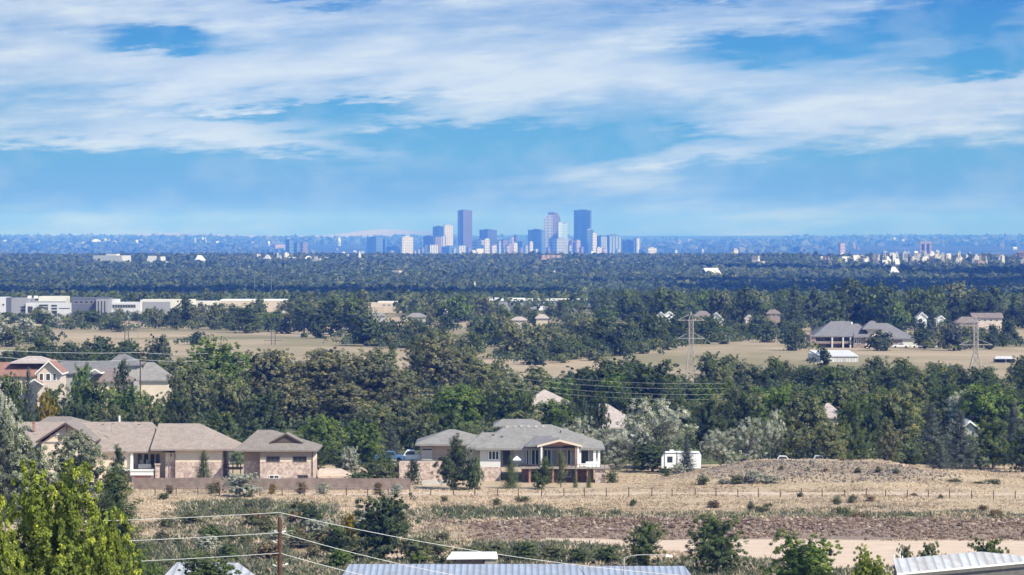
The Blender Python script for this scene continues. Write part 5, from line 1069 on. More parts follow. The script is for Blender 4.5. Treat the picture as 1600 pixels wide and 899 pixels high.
# ------------------------------------------------------------------ trees
T = tree
T(70, 716, 215, 210, 'broad', 'yl', 'big yellow green tree in the bottom left corner, the tallest of the yellow green ones')
T(158, 792, 222, 130, 'broad', 'yl', 'lower yellow green tree right of the big one in the bottom left corner')
T(-25, 762, 205, 150, 'broad', 'yl', 'yellow green tree cut by the left edge in the bottom left corner')
T(178, 728, 330, 225, 'spruce', 'dk', 'tall dark pine rising behind the yellow green tree at the bottom left')
T(4, 640, 515, 112, 'broad', 'so', 'large grey olive tree at the left edge before the tan ranch house')
T(44, 682, 512, 116, 'broad', 'so', 'lower grey olive tree between the yellow green tree and the ranch house')
T(116, 672, 520, 132, 'broad', 'so', 'rounded grey olive tree covering the left gable of the tan ranch house')
T(-2, 612, 545, 75, 'broad', 'sv', 'pale grey tree at the very left edge above the ranch house roof')
T(185, 694, 575, 42, 'pine', 'dk', 'small dark pine before the porch of the tan ranch house')
T(318, 703, 586, 46, 'spruce', 'dk', 'dark conical spruce against the brick wall of the tan ranch house')
T(318, 862, 342, 140, 'broad', 'md', 'leafy green tree growing before the pale ribbed roof at the bottom left')
T(225, 858, 300, 70, 'broad', 'gr', 'green tree between the yellow green tree and the dark pine, bottom left')
T(380, 738, 560, 66, 'bush', 'sv', 'silver shrub in front of the board fence below the brick house')
T(600, 769, 452, 118, 'broad', 'dk', 'large round dark green tree standing alone in the field, left of centre')
T(521, 818, 456, 50, 'broad', 'md', 'small green tree left of the large round tree in the field')
T(484, 786, 500, 46, 'broad', 'dk', 'small dark tree far left of the large round tree, behind the cables')
T(648, 838, 450, 60, 'bush', 'ol', 'grey green bush at the right foot of the large round tree')
T(545, 800, 470, 34, 'bush', 'yel', 'small yellowish bush tucked left behind the large round tree')
T(1012, 813, 440, 82, 'broad', 'md', 'leafy green tree just behind the street lamp head')
T(1122, 803, 432, 112, 'broad', 'md', 'tall green tree right of the street lamp, at the bottom')
T(1253, 829, 335, 160, 'broad', 'gr', 'broad bright green tree at the bottom edge, left of the white ribbed roof')
T(1358, 853, 335, 82, 'broad', 'yl', 'small bright yellow green tree touching the white ribbed roof')
T(1413, 850, 425, 34, 'bush', 'ol', 'grey green bush peeping over the left end of the white ribbed roof')
T(1452, 846, 418, 62, 'bush', 'ol', 'low rounded bush behind the middle of the white ribbed roof')
T(1540, 838, 412, 72, 'bush', 'md', 'green bush behind the right part of the white ribbed roof')
T(1606, 858, 400, 34, 'bush', 'md', 'green bush cut by the right edge beside the white ribbed roof')
for i, (px, y, w, t_) in enumerate(((735, 848, 50, 'ol'), (775, 845, 60, 'ol'), (820, 843, 60, 'md'), (862, 848, 55, 'ol'), (905, 852, 50, 'md'), (950, 850, 56, 'md'), (690, 862, 40, 'ol'))):
    T(px, y + 4, 452 - i, w, 'bush', t_, 'weedy green bush in the row behind the corral fence', 'weedy bushes behind the corral fence')
# between and around the houses
T(645, 717, 588, 30, 'pine', 'dk', 'small dark cone shaped tree before the retaining wall')
T(710, 680, 578, 78, 'pine', 'dk', 'big dark bushy pine hiding the left part of the grey roofed house'); T(738, 712, 576, 38, 'bush', 'md', 'green shrub at the right foot of the big dark bushy pine')
T(798, 712, 580, 40, 'spruce', 'md', 'green cone shaped tree before the white bay window'); T(848, 713, 578, 44, 'pine', 'md', 'open green pine before the porch of the grey roofed house')
T(876, 702, 580, 20, 'tall', 'ol', 'thin sapling before the deck of the grey roofed house')
T(899, 731, 581, 12, 'spruce', 'md', 'tiny green conifer under the deck, left one'); T(920, 730, 581, 12, 'spruce', 'md', 'tiny green conifer under the deck, right one')
T(603, 706, 599, 44, 'broad', 'md', 'small green tree hiding most of the blue car')
T(606, 722, 586, 46, 'bush', 'ol', 'grey leafy shrub left of the retaining wall'); T(575, 722, 596, 56, 'bush', 'dk', 'dark green shrub behind the right end of the board fence'); T(560, 738, 584, 60, 'bush', 'md', 'low green shrub just over the board fence'); T(548, 697, 606, 34, 'bush', 'sv', 'pale twiggy shrub between the brick house and the parked cars')
T(955, 735, 592, 26, 'bush', 'ol', 'scrubby bush at the right end of the deck'); T(1040, 728, 600, 18, 'bush', 'md', 'small green bush before the travel trailer'); T(1060, 723, 604, 26, 'bush', 'sv', 'low silver bush under the middle of the travel trailer')
T(498, 647, 640, 90, 'broad', 'gr', 'bright green tree right behind the brick house'); T(566, 656, 645, 76, 'broad', 'gr', 'second bright green tree, left of the blue car'); T(482, 682, 628, 76, 'broad', 'md', 'darker green tree touching the roof of the brick house'); T(530, 695, 625, 60, 'broad', 'md', 'mid green tree below the bright green pair')
T(612, 664, 660, 46, 'spruce', 'bl', 'grey spruce between the bright green pair and the pickup truck'); T(640, 655, 690, 50, 'pine', 'dk', 'dark pine behind the white pickup truck')
T(718, 598, 720, 98, 'broad', 'gr', 'bright green round tree above the garage roof of the grey house'); T(675, 618, 735, 70, 'broad', 'md', 'mid green tree left of the bright green round tree')
for px, y, w, t_, l in ((905, 650, 72, 'sv', 'silver tree at the right roof corner of the grey house'), (962, 668, 84, 'sv', 'silver tree left of the largest silver tree'), (1026, 622, 134, 'sv', 'largest silver tree, left of the travel trailer'), (1130, 668, 76, 'sv', 'silver tree just right of the travel trailer'), (1168, 652, 62, 'sv', 'silver tree second to the right of the travel trailer'), (1206, 640, 56, 'sv', 'tall silver tree at the left end of the mound'), (1073, 686, 48, 'bl', 'small grey spruce in front of the travel trailer')):
    T(px, y, 606 if w < 50 else 628, w, 'spruce' if t_ == 'bl' else 'olive', t_, l)
T(1020, 690, 620, 90, 'broad', 'dk', 'dark green undertree beneath the largest silver tree')
for px, y, D, w, k, t_, l in (
 (1108, 622, 670, 78, 'pine', 'dk', 'dark pine behind the travel trailer'), (1152, 606, 690, 96, 'pine', 'dk', 'larger dark pine above the silver trees'), (1262, 612, 645, 112, 'broad', 'ol', 'big olive green tree above the left part of the mound'), (1215, 600, 680, 80, 'broad', 'gr', 'yellowish green tree left of the big olive green tree'),
 (1330, 622, 635, 66, 'pine', 'md', 'conical green pine in the middle of the mound tree row'), (1398, 600, 662, 108, 'broad', 'ol', 'big dome shaped olive tree, highest of the mound tree row'), (1392, 668, 622, 52, 'broad', 'br', 'brownish round tree below the dome shaped olive tree'), (1455, 628, 642, 76, 'spruce', 'bl', 'grey blue spruce right of the dome shaped tree'), (1500, 640, 626, 92, 'spruce', 'bl', 'broad grey blue spruce before the very pale roof'),
 (1552, 652, 626, 84, 'pine', 'md', 'green bushy tree right of the broad blue spruce'), (1584, 624, 645, 74, 'spruce', 'bl', 'tall blue spruce at the right edge'), (1510, 608, 712, 72, 'broad', 'sv', 'pale grey green tree behind the broad blue spruce'), (1600, 668, 618, 60, 'broad', 'dk', 'dark tree cut by the right edge below the tall blue spruce'),
 (1425, 700, 612, 50, 'pine', 'dk', 'low dark pine at the right slope of the mound'), (1468, 690, 608, 56, 'spruce', 'bl', 'low grey spruce at the right foot of the mound'),
 (1235, 668, 624, 60, 'broad', 'ol', 'lower olive tree at the crest of the mound, left'), (1295, 660, 622, 70, 'broad', 'ol', 'lower olive tree at the crest of the mound, middle')):
    T(px, y, D, w, k, t_, l)
for px, y, w, t_ in ((1178, 735, 46, 'sv'), (1150, 742, 34, 'ol'), (1205, 742, 36, 'sv'), (1130, 747, 24, 'sv'), (1240, 756, 26, 'br'), (1098, 742, 26, 'ol')):
    T(px, y, 582, w, 'bush', t_, 'grey sagebrush on the left slope of the mound', 'sagebrush on the left slope of the mound')
for px, y, w in ((1262, 742, 14), (1290, 748, 10), (1340, 740, 9), (1372, 752, 12), (1402, 748, 10), (1250, 762, 14), (1310, 764, 12), (1360, 768, 10), (1430, 760, 12), (1222, 748, 16), (1470, 764, 12)): D = 37 * F / (y + 16 - HZ) if y > 755 else 592.; tree_at(X(px, D), D, RS.uniform(.6, 1.1), RS.uniform(1., 2.), 'bush', RS.choice(['br', 'ol', 'tan', 'sv']), 'small dry bush on the face of the mound', 'dry bushes on the mound face', lod='mid')
for px, y in ((1318, 716), (1330, 718), (1360, 721), (1380, 725), (1433, 737), (1452, 742)): T(px, y, 604, 18, 'bush', 'tan', 'dry tan bush along the crest of the mound', 'dry bushes along the mound crest')
for px, y, w in ((1492, 748, 30), (1530, 752, 30), (1552, 748, 32), (1580, 758, 26)): T(px, y, 588, w, 'bush', 'ol', 'low grey green bush right of the mound before the dark trees', 'low bushes right of the mound')
for px, y, w, t_ in ((470, 752, 22, 'tan'), (505, 754, 26, 'sv'), (590, 752, 20, 'tan'), (618, 755, 24, 'sv'), (330, 754, 20, 'ol'), (425, 755, 16, 'yel'), (340, 752, 14, 'tan'), (265, 757, 20, 'tan')): T(px, y, 566, w, 'bush', t_, 'small dry bush against the foot of the board fence', 'dry bushes along the board fence')
for i in range(56):
    px = RS.uniform(240, 735); D = RS.uniform(437, 512) if px < 560 or px > 650 else RS.uniform(480, 512); h = RS.uniform(.7, 2.3)
    tree_at(X(px, D), D, h, h * RS.uniform(1.3, 2.6), 'bush', RS.choice(['ol', 'ol', 'md', 'sv', 'tan', 'br', 'gr']), 'brushy bush in the weedy ground around the brown utility pole', 'brush around the utility pole', lod='mid')
for i in range(34):
    px = RS.uniform(240, 1600); D = RS.choice([RS.uniform(520, 555), RS.uniform(455, 480)]) if px < 760 else RS.uniform(515, 552)
    x = X(px, D); tree_at(x, D, RS.uniform(.5, 1.3), RS.uniform(1.2, 3.2), 'bush', RS.choice(['ol', 'ol', 'tan', 'br', 'md']), 'low scrubby bush scattered in the open grass field', 'scattered bushes in the field', lod='mid')
# behind the ranch house, left
for px, y, D, w, k, t_, l in (
 (14, 582, 700, 60, 'broad', 'md', 'green tree at the left edge under the red brown roof'), (44, 574, 705, 44, 'spruce', 'bl', 'narrow blue spruce before the red brown roofed house'), (88, 600, 680, 76, 'broad', 'md', 'green tree beside the yellow tree'), (72, 612, 672, 44, 'broad', 'yel', 'yellow autumn tree above the ranch house roof'), (30, 625, 668, 50, 'broad', 'dk', 'dark tree left of the yellow tree'),
 (128, 566, 770, 44, 'broad', 'gr', 'small bright tree before the dark grey roof'), (145, 592, 715, 74, 'broad', 'md', 'rounded green tree below the dark grey roof'), (190, 560, 785, 48, 'pine', 'dk', 'dark pine between the two grey roofed houses'), (196, 603, 705, 78, 'broad', 'gr', 'bright green tree below the thin utility pole'), (236, 612, 710, 72, 'broad', 'md', 'green tree right below the cream walled house'),
 (120, 625, 660, 70, 'broad', 'dk', 'dark low tree behind the ranch house roof, left part'), (170, 632, 655, 60, 'broad', 'ol', 'olive low tree behind the ranch house roof, middle'), (225, 628, 660, 66, 'broad', 'ol', 'olive low tree behind the ranch house roof, right part'), (280, 610, 690, 80, 'pine', 'dk', 'large dark pine behind the right end of the ranch house'),
 (245, 522, 1010, 54, 'broad', 'dk', 'dark round tree left of the big bright grove at mid left'), (335, 528, 830, 120, 'broad', 'gr', 'broad bright green tree crown at the top of the central left grove'), (300, 562, 780, 86, 'broad', 'ol', 'olive tree below the broad bright crown'), (275, 580, 745, 60, 'pine', 'ol', 'grey green pine right of the cream walled house'),
 (362, 580, 745, 80, 'broad', 'ol', 'olive green tree in the middle of the central left grove'), (345, 640, 680, 70, 'broad', 'md', 'green tree right above the ranch house roof end'), (390, 640, 690, 60, 'pine', 'dk', 'dark pine behind the roof of the brick house'),
 (418, 545, 840, 112, 'broad', 'br', 'big brownish tree of the central left grove, left one'), (505, 546, 845, 128, 'broad', 'br', 'big brownish tree of the central left grove, middle one'), (588, 552, 830, 124, 'broad', 'br', 'big brownish tree of the central left grove, right one'),
 (450, 590, 760, 110, 'broad', 'br', 'lower brownish tree left in the central left grove'), (540, 598, 755, 116, 'broad', 'br', 'lower brownish tree in the middle of the central left grove'), (622, 598, 765, 96, 'broad', 'br', 'lower brownish tree right in the central left grove'), (410, 612, 725, 80, 'broad', 'dk', 'shaded dark tree behind the brick house'), (650, 620, 720, 60, 'broad', 'ol', 'olive tree left of the bright green round tree'), (590, 630, 700, 70, 'broad', 'ol', 'olive tree above the second bright green tree'),
 (683, 508, 960, 92, 'tall', 'ol', 'massive tall grey green poplar, highest tree of the centre'), (652, 525, 940, 60, 'tall', 'dk', 'dark tree hugging the left of the massive tall poplar'), (728, 540, 930, 70, 'broad', 'ol', 'grey green tree right of the massive tall poplar'), (612, 532, 1000, 26, 'pine', 'dk', 'small dark pine left of the massive tall poplar'),
 (770, 563, 850, 80, 'broad', 'dk', 'dark green tree above the grey house roof, left of centre'), (750, 600, 780, 70, 'broad', 'md', 'green tree behind the highest ridge of the grey roof'), (800, 606, 745, 80, 'broad', 'md', 'green tree above the right half of the grey roof'), (835, 570, 860, 70, 'broad', 'md', 'green tree left of the pale pink roof peak'),
 (862, 622, 715, 70, 'broad', 'gr', 'bright tree in front of the pale pink roof peak'), (905, 606, 735, 46, 'pine', 'dk', 'dark pine just right of the pale pink roof peak'), (820, 640, 700, 60, 'broad', 'ol', 'olive tree at the ridge of the grey roof'), (890, 640, 690, 60, 'broad', 'md', 'green tree above the silver tree at the roof corner'), (930, 612, 720, 54, 'pine', 'dk', 'second dark pine left of the pale pinkish roof slope'),
 (965, 582, 800, 84, 'broad', 'gr', 'bright yellow green tree left of the middle transmission tower'), (905, 572, 870, 90, 'broad', 'dk', 'dark green tree behind the pale pink roof peak'), (1012, 566, 860, 90, 'broad', 'md', 'green tree at the foot of the middle transmission tower'), (1040, 590, 800, 70, 'broad', 'md', 'green tree below the middle transmission tower'), (1000, 620, 740, 60, 'broad', 'dk', 'dark tree behind the largest silver tree'), (1060, 620, 730, 60, 'broad', 'dk', 'dark tree right of the largest silver tree'),
 (985, 605, 770, 50, 'broad', 'md', 'green tree right of the pale pinkish roof slope'),
 (1110, 600, 770, 70, 'broad', 'gr', 'yellowish green tree right of the middle transmission tower'), (1180, 612, 740, 70, 'broad', 'ol', 'olive tree between the dark pines and the yellowish tree'), (1340, 612, 720, 60, 'broad', 'md', 'green tree right of the pinkish roof peak'), (1360, 632, 650, 50, 'broad', 'dk', 'dark tree left of the dome shaped tree'), (1480, 600, 760, 60, 'broad', 'md', 'green tree behind the grey blue spruce'), (1555, 600, 780, 90, 'broad', 'md', 'green tree behind the tall blue spruce'), (1310, 600, 780, 60, 'broad', 'md', 'green tree above the pinkish roof peak')):
    T(px, y, D, w, k, t_, l)
def belt(px0, px1, Da, Db, n, hmin, hmax, wr, kinds, label, group, slope=0.):
    for i in range(n):
        f = (i + RS.uniform(.1, .9)) / n; px = px0 + (px1 - px0) * f; D = RS.uniform(Da, Db) + slope * (f - .5)
        if 1276 < px < 1336 and 1020 < D < 1160: D = 1010
        if 1066 < px < 1094 and 985 < D < 1015: D = 970
        k, t_ = RS.choice(kinds); h = RS.uniform(hmin * .85, hmax) * RS.choice([1, 1, .8, 1.1])
        if 1052 < px < 1108 and D < 1000: h = min(h, Z(594, D) - g1(X(px, D), D))
        if 1500 < px < 1550 and D < 1085: h = min(h, Z(572, D) - g1(X(px, D), D))
        if 1255 < px < 1348 and D < 1150: h = min(h, Z(570, D) - g1(X(px, D), D))
        tree_at(X(px, D), D, h, h * RS.uniform(*wr), k, t_, WORD[t_] + ' ' + label, group)
WORD = {'dk': 'dark green tree', 'md': 'mid green tree', 'gr': 'bright green tree', 'ol': 'grey olive tree', 'br': 'brownish tree', 'sv': 'silvery tree', 'bl': 'blue grey tree', 'yl': 'yellow green tree'}
dm = [('broad', 'dk'), ('broad', 'md'), ('broad', 'md'), ('pine', 'dk'), ('tall', 'dk'), ('broad', 'ol')]; mx = [('broad', 'md'), ('broad', 'ol'), ('broad', 'dk'), ('broad', 'gr'), ('tall', 'md'), ('pine', 'ol'), ('olive', 'ol')]; ov = [('broad', 'ol'), ('broad', 'sv'), ('broad', 'md')]
belt(1095, 1290, 880, 960, 15, 7, 10, (.8, 1.1), dm, 'in the dark belt under the dry hillside, left half', 'trees of the dark belt under the hillside')
belt(1290, 1620, 880, 960, 19, 7, 9.6, (.9, 1.2), dm, 'in the dark belt below the white shed and the right tower', 'trees of the dark belt under the hillside')
belt(1290, 1620, 800, 860, 10, 7, 9.5, (.9, 1.2), dm + mx, 'in the front row of the belt right of the mound trees', 'trees of the dark belt under the hillside')
belt(-10, 215, 1010, 1120, 15, 7, 9.5, (1.0, 1.4), [('broad', 'dk'), ('broad', 'dk'), ('broad', 'md')], 'in the dense dark row below the dry left field', 'dark tree row at the left field')
belt(0, 80, 1250, 1400, 5, 6, 9, (1., 1.5), ov, 'of the grey grove before the left office building', 'shrubby trees before the left offices')
belt(50, 190, 1520, 1700, 9, 4.5, 7.5, (1.1, 1.7), ov, 'of the shrubby clump before the office buildings', 'shrubby trees before the left offices')
belt(0, 112, 1660, 1725, 8, 2.5, 4.5, (1.3, 2.), [('bush', 'ol'), ('bush', 'sv'), ('bush', 'md')], 'low before the banded white office front', 'bushes along the office fronts')
belt(110, 300, 1680, 1735, 10, 3, 6, (1.2, 1.8), [('bush', 'ol'), ('bush', 'md'), ('broad', 'dk')], 'low before the dark blue and white offices', 'bushes along the office fronts')
belt(300, 470, 1700, 1765, 10, 5, 9, (.9, 1.3), mx, 'close against the cream warehouse', 'open tree row before the warehouse')
belt(175, 300, 1700, 1750, 6, 4, 7, (.9, 1.3), mx, 'close against the white office', 'open tree row before the warehouse')
belt(240, 372, 1560, 1640, 9, 9, 13.5, (.6, .9), [('broad', 'dk'), ('broad', 'ol')], 'of the open row standing in front of the cream warehouse', 'open tree row before the warehouse')
belt(372, 450, 1500, 1600, 5, 9, 12, (1.0, 1.3), mx, 'of the rounded group at the right end of the warehouse', 'open tree row before the warehouse')
belt(450, 570, 1480, 1720, 12, 10, 16, (.8, 1.1), mx, 'in the tall clump between the warehouse and the tan building', 'clump left of the tan building')
belt(570, 690, 1300, 1440, 9, 7, 10.5, (.9, 1.3), [('broad', 'dk'), ('broad', 'dk'), ('broad', 'ol')], 'in the dark clump on the field edge', 'trees at the edge of the centre field')
belt(640, 800, 1500, 1750, 12, 7, 11, (.9, 1.2), mx, 'in the woods between the tan building and the long white roofs', 'woods in the middle distance')
belt(740, 940, 1170, 1450, 16, 7, 11, (.8, 1.1), [('broad', 'ol'), ('broad', 'ol'), ('broad', 'md'), ('broad', 'dk')], 'in the grey olive woods below the long white roofs', 'woods in the middle distance')
belt(800, 960, 1520, 1760, 12, 7, 10, (.9, 1.2), mx, 'in the upper woods just below the long white roofs', 'woods in the middle distance')
belt(930, 1090, 1250, 1380, 13, 8, 13, (.8, 1.2), [('broad', 'dk'), ('broad', 'dk'), ('pine', 'dk')], 'in the dark grove left of the middle transmission tower', 'dark groves along the hilltop', 170)
belt(835, 1060, 1170, 1230, 9, 2.5, 5.5, (1.2, 1.8), [('bush', 'dk'), ('bush', 'ol')], 'on the sloping upper edge of the dry hillside', 'bushes on the dry hillside edge', 170)
belt(1060, 1260, 1370, 1430, 7, 2.5, 6, (1.2, 1.8), [('bush', 'dk'), ('bush', 'ol')], 'on the upper edge of the hillside right of the tower', 'bushes on the dry hillside edge', 90)
belt(960, 1140, 1580, 1760, 12, 11, 16, (.8, 1.0), dm + [('broad', 'gr')], 'standing high behind the white gabled houses', 'dark groves along the hilltop')
belt(1060, 1215, 1440, 1530, 11, 6, 9, (1., 1.4), dm, 'below the houses beside the tower top, above the dry hillside', 'dark groves along the hilltop', 60)
belt(1140, 1290, 1560, 1700, 11, 12, 18, (.7, .95), dm + [('spruce', 'dk'), ('broad', 'gr')], 'tall on the hilltop left of the hillside mansion', 'dark groves along the hilltop')
belt(1290, 1470, 1480, 1640, 15, 13, 19, (.7, .95), dm + [('spruce', 'dk'), ('broad', 'gr')], 'tall on the hilltop behind the hillside mansion', 'dark groves along the hilltop')
belt(1440, 1620, 1560, 1680, 13, 11, 17, (.75, 1.), dm + [('spruce', 'dk')], 'tall on the hilltop behind the long dormered house', 'dark groves along the hilltop')
belt(1440, 1620, 1270, 1370, 9, 6, 8.5, (.9, 1.3), dm + [('broad', 'bl')], 'on the slope below the long dormered house', 'dark groves along the hilltop')
tree_at(X(1238, 1260), 1260, 9, 9, 'pine', 'dk', 'dark tree alone in the dry field left of the white shed'); tree_at(X(498, 1420), 1420, 9, 9.5, 'bush', 'dk', 'round dark tree alone on the dry field edge'); tree_at(X(1289, 1120), 1120, 5.5, 5, 'bush', 'dk', 'purple dark round tree at the left end of the white shed')
tree_at(X(305, 1330), 1330, 4.5, 7, 'bush', 'dk', 'small dark bush in the dry field left of the round trees'); tree_at(X(133, 1250), 1250, 4, 3, 'bush', 'ol', 'tiny round tree above the dense dark row'); tree_at(X(1378, 1285), 1285, 6, 8, 'bush', 'dk', 'dark round bush before the mansion, right of its dormer'); tree_at(X(1370, 1262), 1262, 4.5, 9, 'bush', 'dk', 'low green hedge below the hillside mansion')
for px, y, D, w, k, t_, l in ((936, 612, 664, 40, 'broad', 'dk', 'dark tree covering the left edge of the pale pinkish roof slope'), (988, 640, 655, 40, 'broad', 'md', 'green tree under the right end of the pale pinkish roof slope'), (826, 614, 735, 40, 'broad', 'md', 'green tree covering the left side of the pale pink roof peak'), (884, 622, 730, 34, 'broad', 'dk', 'dark tree at the right side of the pale pink roof peak'), (1277, 632, 690, 36, 'broad', 'md', 'green tree covering the left side of the pinkish roof peak'), (1320, 640, 695, 34, 'broad', 'ol', 'olive tree at the right side of the pinkish roof peak'),
   (1492, 655, 690, 30, 'broad', 'sv', 'pale tree left of the very pale roof'), (1440, 497, 1440, 24, 'broad', 'dk', 'dark tree covering the foot of the white gabled house'), (1472, 500, 1450, 24, 'broad', 'dk', 'dark tree covering the foot of the tiny white gable'), (1456, 498, 1430, 22, 'broad', 'bl', 'round blue green tree between the two white gables'), (1505, 508, 1360, 30, 'broad', 'ol', 'olive tree before the lower brown roofed wing'), (1552, 505, 1380, 30, 'broad', 'dk', 'dark tree below the long dormered house'), (1120, 497, 1440, 22, 'broad', 'dk', 'dark tree before the pale grey house by the tower'), (1575, 498, 1390, 34, 'broad', 'dk', 'dark tree at the right end of the long dormered house')):
    T(px, y, D, w, k, t_, l)
for px, D in ((800, 1200), (835, 1180), (872, 1190), (826, 1240), (900, 1250), (1250, 1330)): tree_at(X(px, D), D, RS.uniform(4, 6.5), RS.uniform(5, 8), 'broad', RS.choice(['ol', 'dk']), 'small tree dotted on the dry field left of the middle tower', 'small trees on the dry field')

belt(745, 1100, 770, 900, 10, 8, 12, (1., 1.3), mx, 'filling the wood behind the grey roofed house', 'fill trees of the suburb wood')
belt(1090, 1620, 700, 790, 12, 8, 11, (1., 1.3), mx, 'filling the wood behind the mound tree row', 'fill trees of the suburb wood')
belt(250, 700, 860, 930, 9, 9, 12, (1.1, 1.4), [('broad', 'br'), ('broad', 'ol')], 'at the back of the central left grove', 'fill trees of the suburb wood')
belt(560, 760, 640, 700, 5, 6, 8, (1., 1.3), mx, 'low behind the garage of the grey house', 'fill trees of the suburb wood')
def edge_row(p0, p1, n, hmin, hmax, back, kinds, label, group):
    for i in range(n):
        f = (i + RS.uniform(0, 1)) / n; px = p0[0] + (p1[0] - p0[0]) * f; D = p0[1] + (p1[1] - p0[1]) * f + RS.uniform(0, back); k, t_ = RS.choice(kinds); h = RS.uniform(hmin, hmax)
        tree_at(X(px, D), D, h, h * RS.uniform(1.2, 1.9), k, t_, WORD[t_] + ' ' + label, group)
edge_row((832, 1120), (1235, 1500), 30, 3, 6, 22, [('bush', 'dk'), ('bush', 'md'), ('bush', 'dk'), ('tall', 'dk')], 'in the thicket climbing along the top of the sloping dry hillside', 'thicket along the sloping hillside')
edge_row((850, 1185), (1120, 1470), 24, 5, 9, 70, [('bush', 'dk'), ('tall', 'ol'), ('pine', 'dk'), ('bush', 'ol')], 'rising behind the thicket of the sloping dry hillside', 'thicket along the sloping hillside')
edge_row((560, 1320), (745, 1215), 14, 3, 6, 30, [('bush', 'dk'), ('bush', 'ol')], 'in the dark strip beside the centre field', 'dark strip beside the centre field')
def thickets():
    rng = np.random.RandomState(33); P = []
    for (x, D) in TXY:
        if D < 618: continue
        k = 4 if D > 900 else 3
        for _ in range(k): P.append((x + rng.normal() * 5.5, D + rng.normal() * 4 - 1.5, rng.uniform(1.8, 4.2)))
    n = 1500; dd = rng.uniform(632, 1000, n); xx = rng.uniform(-1, 1, n) * dd * .15; P += [(a, b, rng.uniform(1.2, 3.5)) for a, b in zip(xx, dd)]
    P = np.array(P); px = 800 + F * P[:, 0] / P[:, 1]; bad = (P[:, 1] < 626) | ((px > 1275) & (px < 1345) & (P[:, 1] > 1020) & (P[:, 1] < 1165)) | ((px > 1266) & (px < 1436) & (P[:, 1] > 1255) & (P[:, 1] < 1330)) | ((px > 1545) & (px < 1600) & (P[:, 1] > 1000) & (P[:, 1] < 1160))
    P = P[~bad]; m = len(P); K = 46; i = np.repeat(np.arange(m), K); hs = P[:, 2]; ws = hs * rng.uniform(1.1, 1.9, m); zs = gz(P[:, 0], P[:, 1])
    v = rng.normal(size=(m * K, 3)); v[:, 2] = np.abs(v[:, 2]) - .2; v /= np.linalg.norm(v, axis=1, keepdims=True); rr = rng.uniform(.7, 1.1, m * K)
    c = np.stack([P[i, 0] + v[:, 0] * ws[i] * .5 * rr, P[i, 1] + v[:, 1] * ws[i] * .5 * rr, zs[i] + hs[i] * (.4 + .55 * v[:, 2] * rr)], 1)
    s = np.interp(P[i, 1], [600, 1700], [.42, .95]) * rng.uniform(.6, 1.4, m * K); tn = rng.uniform(.0, .9, m)
    me = quads_mesh('undergrowth', c, v + rng.normal(size=(m * K, 3)) * .5, s, s * .8, np.clip(tn[i] + rng.uniform(-.2, .2, m * K), 0, 1), WOODM, rng, sn=v + np.array([0, 0, .2]) + rng.normal(size=(m * K, 3)) * .3)
    o = bpy.data.objects.new('undergrowth', me); C.objects.link(o); tag(o, 'green undergrowth and bushes filling the ground between the trees', 'undergrowth', kind='stuff')
thickets()
def cloud(x, y, z, rx, ry, rz, seed):
    rng = np.random.RandomState(seed); mb = bpy.data.meshes.new('cloud'); import bmesh; bm = bmesh.new(); bmesh.ops.create_icosphere(bm, subdivisions=4, radius=1)
    for v in bm.verts:
        p = v.co; k = 1 + .22 * math.sin(p.x * 7 + seed) * math.sin(p.y * 8 + 2) + .05 * math.sin(p.x * 19 + p.y * 15 + seed); k2 = 1 + .3 * math.sin(p.x * 13) * math.sin(p.y * 11)
        v.co = Vector((p.x * rx * k, p.y * ry * k, (p.z * k2 if p.z > 0 else p.z * .4) * rz))
    bm.to_mesh(mb); bm.free(); mb.materials.append(CLM); o = bpy.data.objects.new('cloud', mb); C.objects.link(o); o.location = (x, y, z); tag(o, kind='structure')
CLM = plain('cloud_white', (.85, .86, .88), 1., .05, .002)
H = 1250.; ox, oy = .76 / .95 * H, -.64 / .95 * H
rc = random.Random(11)
for i in range(32):  # unseen clouds, added out of view to cast shade on the far woods
    if i < 22: cx, cy = rc.uniform(-820, 380), rc.triangular(2250, 4100, 2900)
    else: cx, cy = rc.uniform(150, 1000), rc.triangular(3300, 5400, 4100)
    cloud(cx + ox, cy + oy, H + rc.uniform(-20, 60), rc.uniform(90, 230), rc.uniform(110, 260), rc.uniform(35, 70), i)
# ------------------------------------------------------------------ clouds overhead, sky, sun, haze, camera
SUN = Vector((.76, -.64, .95)).normalized(); el = math.asin(SUN.z); az = math.atan2(SUN.x, SUN.y)
w = bpy.data.worlds.new("World"); bpy.context.scene.world = w; w.use_nodes = True; nt = w.node_tree; nt.nodes.clear()
sky = N(nt, 'ShaderNodeTexSky', sky_type='NISHITA', sun_disc=False, sun_elevation=el, sun_rotation=az, altitude=1700, air_density=1.0, dust_density=.6, ozone_density=1.5)
tc = N(nt, 'ShaderNodeTexCoord').outputs['Generated']; sp = N(nt, 'ShaderNodeSeparateXYZ'); L(nt, tc, sp.inputs[0])
yy = M(nt, 'MAXIMUM', sp.outputs[1], .02)
U = M(nt, 'MULTIPLY_ADD', M(nt, 'DIVIDE', sp.outputs[0], yy), F / 1600., .5)      # direction east-west, 0..1 over 15 degrees of horizon
V = M(nt, 'MULTIPLY', M(nt, 'DIVIDE', sp.outputs[2], yy), F / 1600.)              # elevation, 0 horizon
def blob(px, y, rx, ry, tilt=0.):
    u0, v0 = px / 1600., (368 - y) / 1600.; rx /= 1600.; ry /= 1600.
    a = M(nt, 'SUBTRACT', UD, u0); b = M(nt, 'SUBTRACT', VD, v0)
    if tilt: b = M(nt, 'MULTIPLY_ADD', a, -tilt, b)
    r2 = M(nt, 'ADD', M(nt, 'POWER', M(nt, 'ABSOLUTE', M(nt, 'MULTIPLY', a, 1 / rx)), 2.), M(nt, 'POWER', M(nt, 'ABSOLUTE', M(nt, 'MULTIPLY', b, 1 / ry)), 2.))
    return M(nt, 'EXPONENT', M(nt, 'MULTIPLY', r2, -1.))
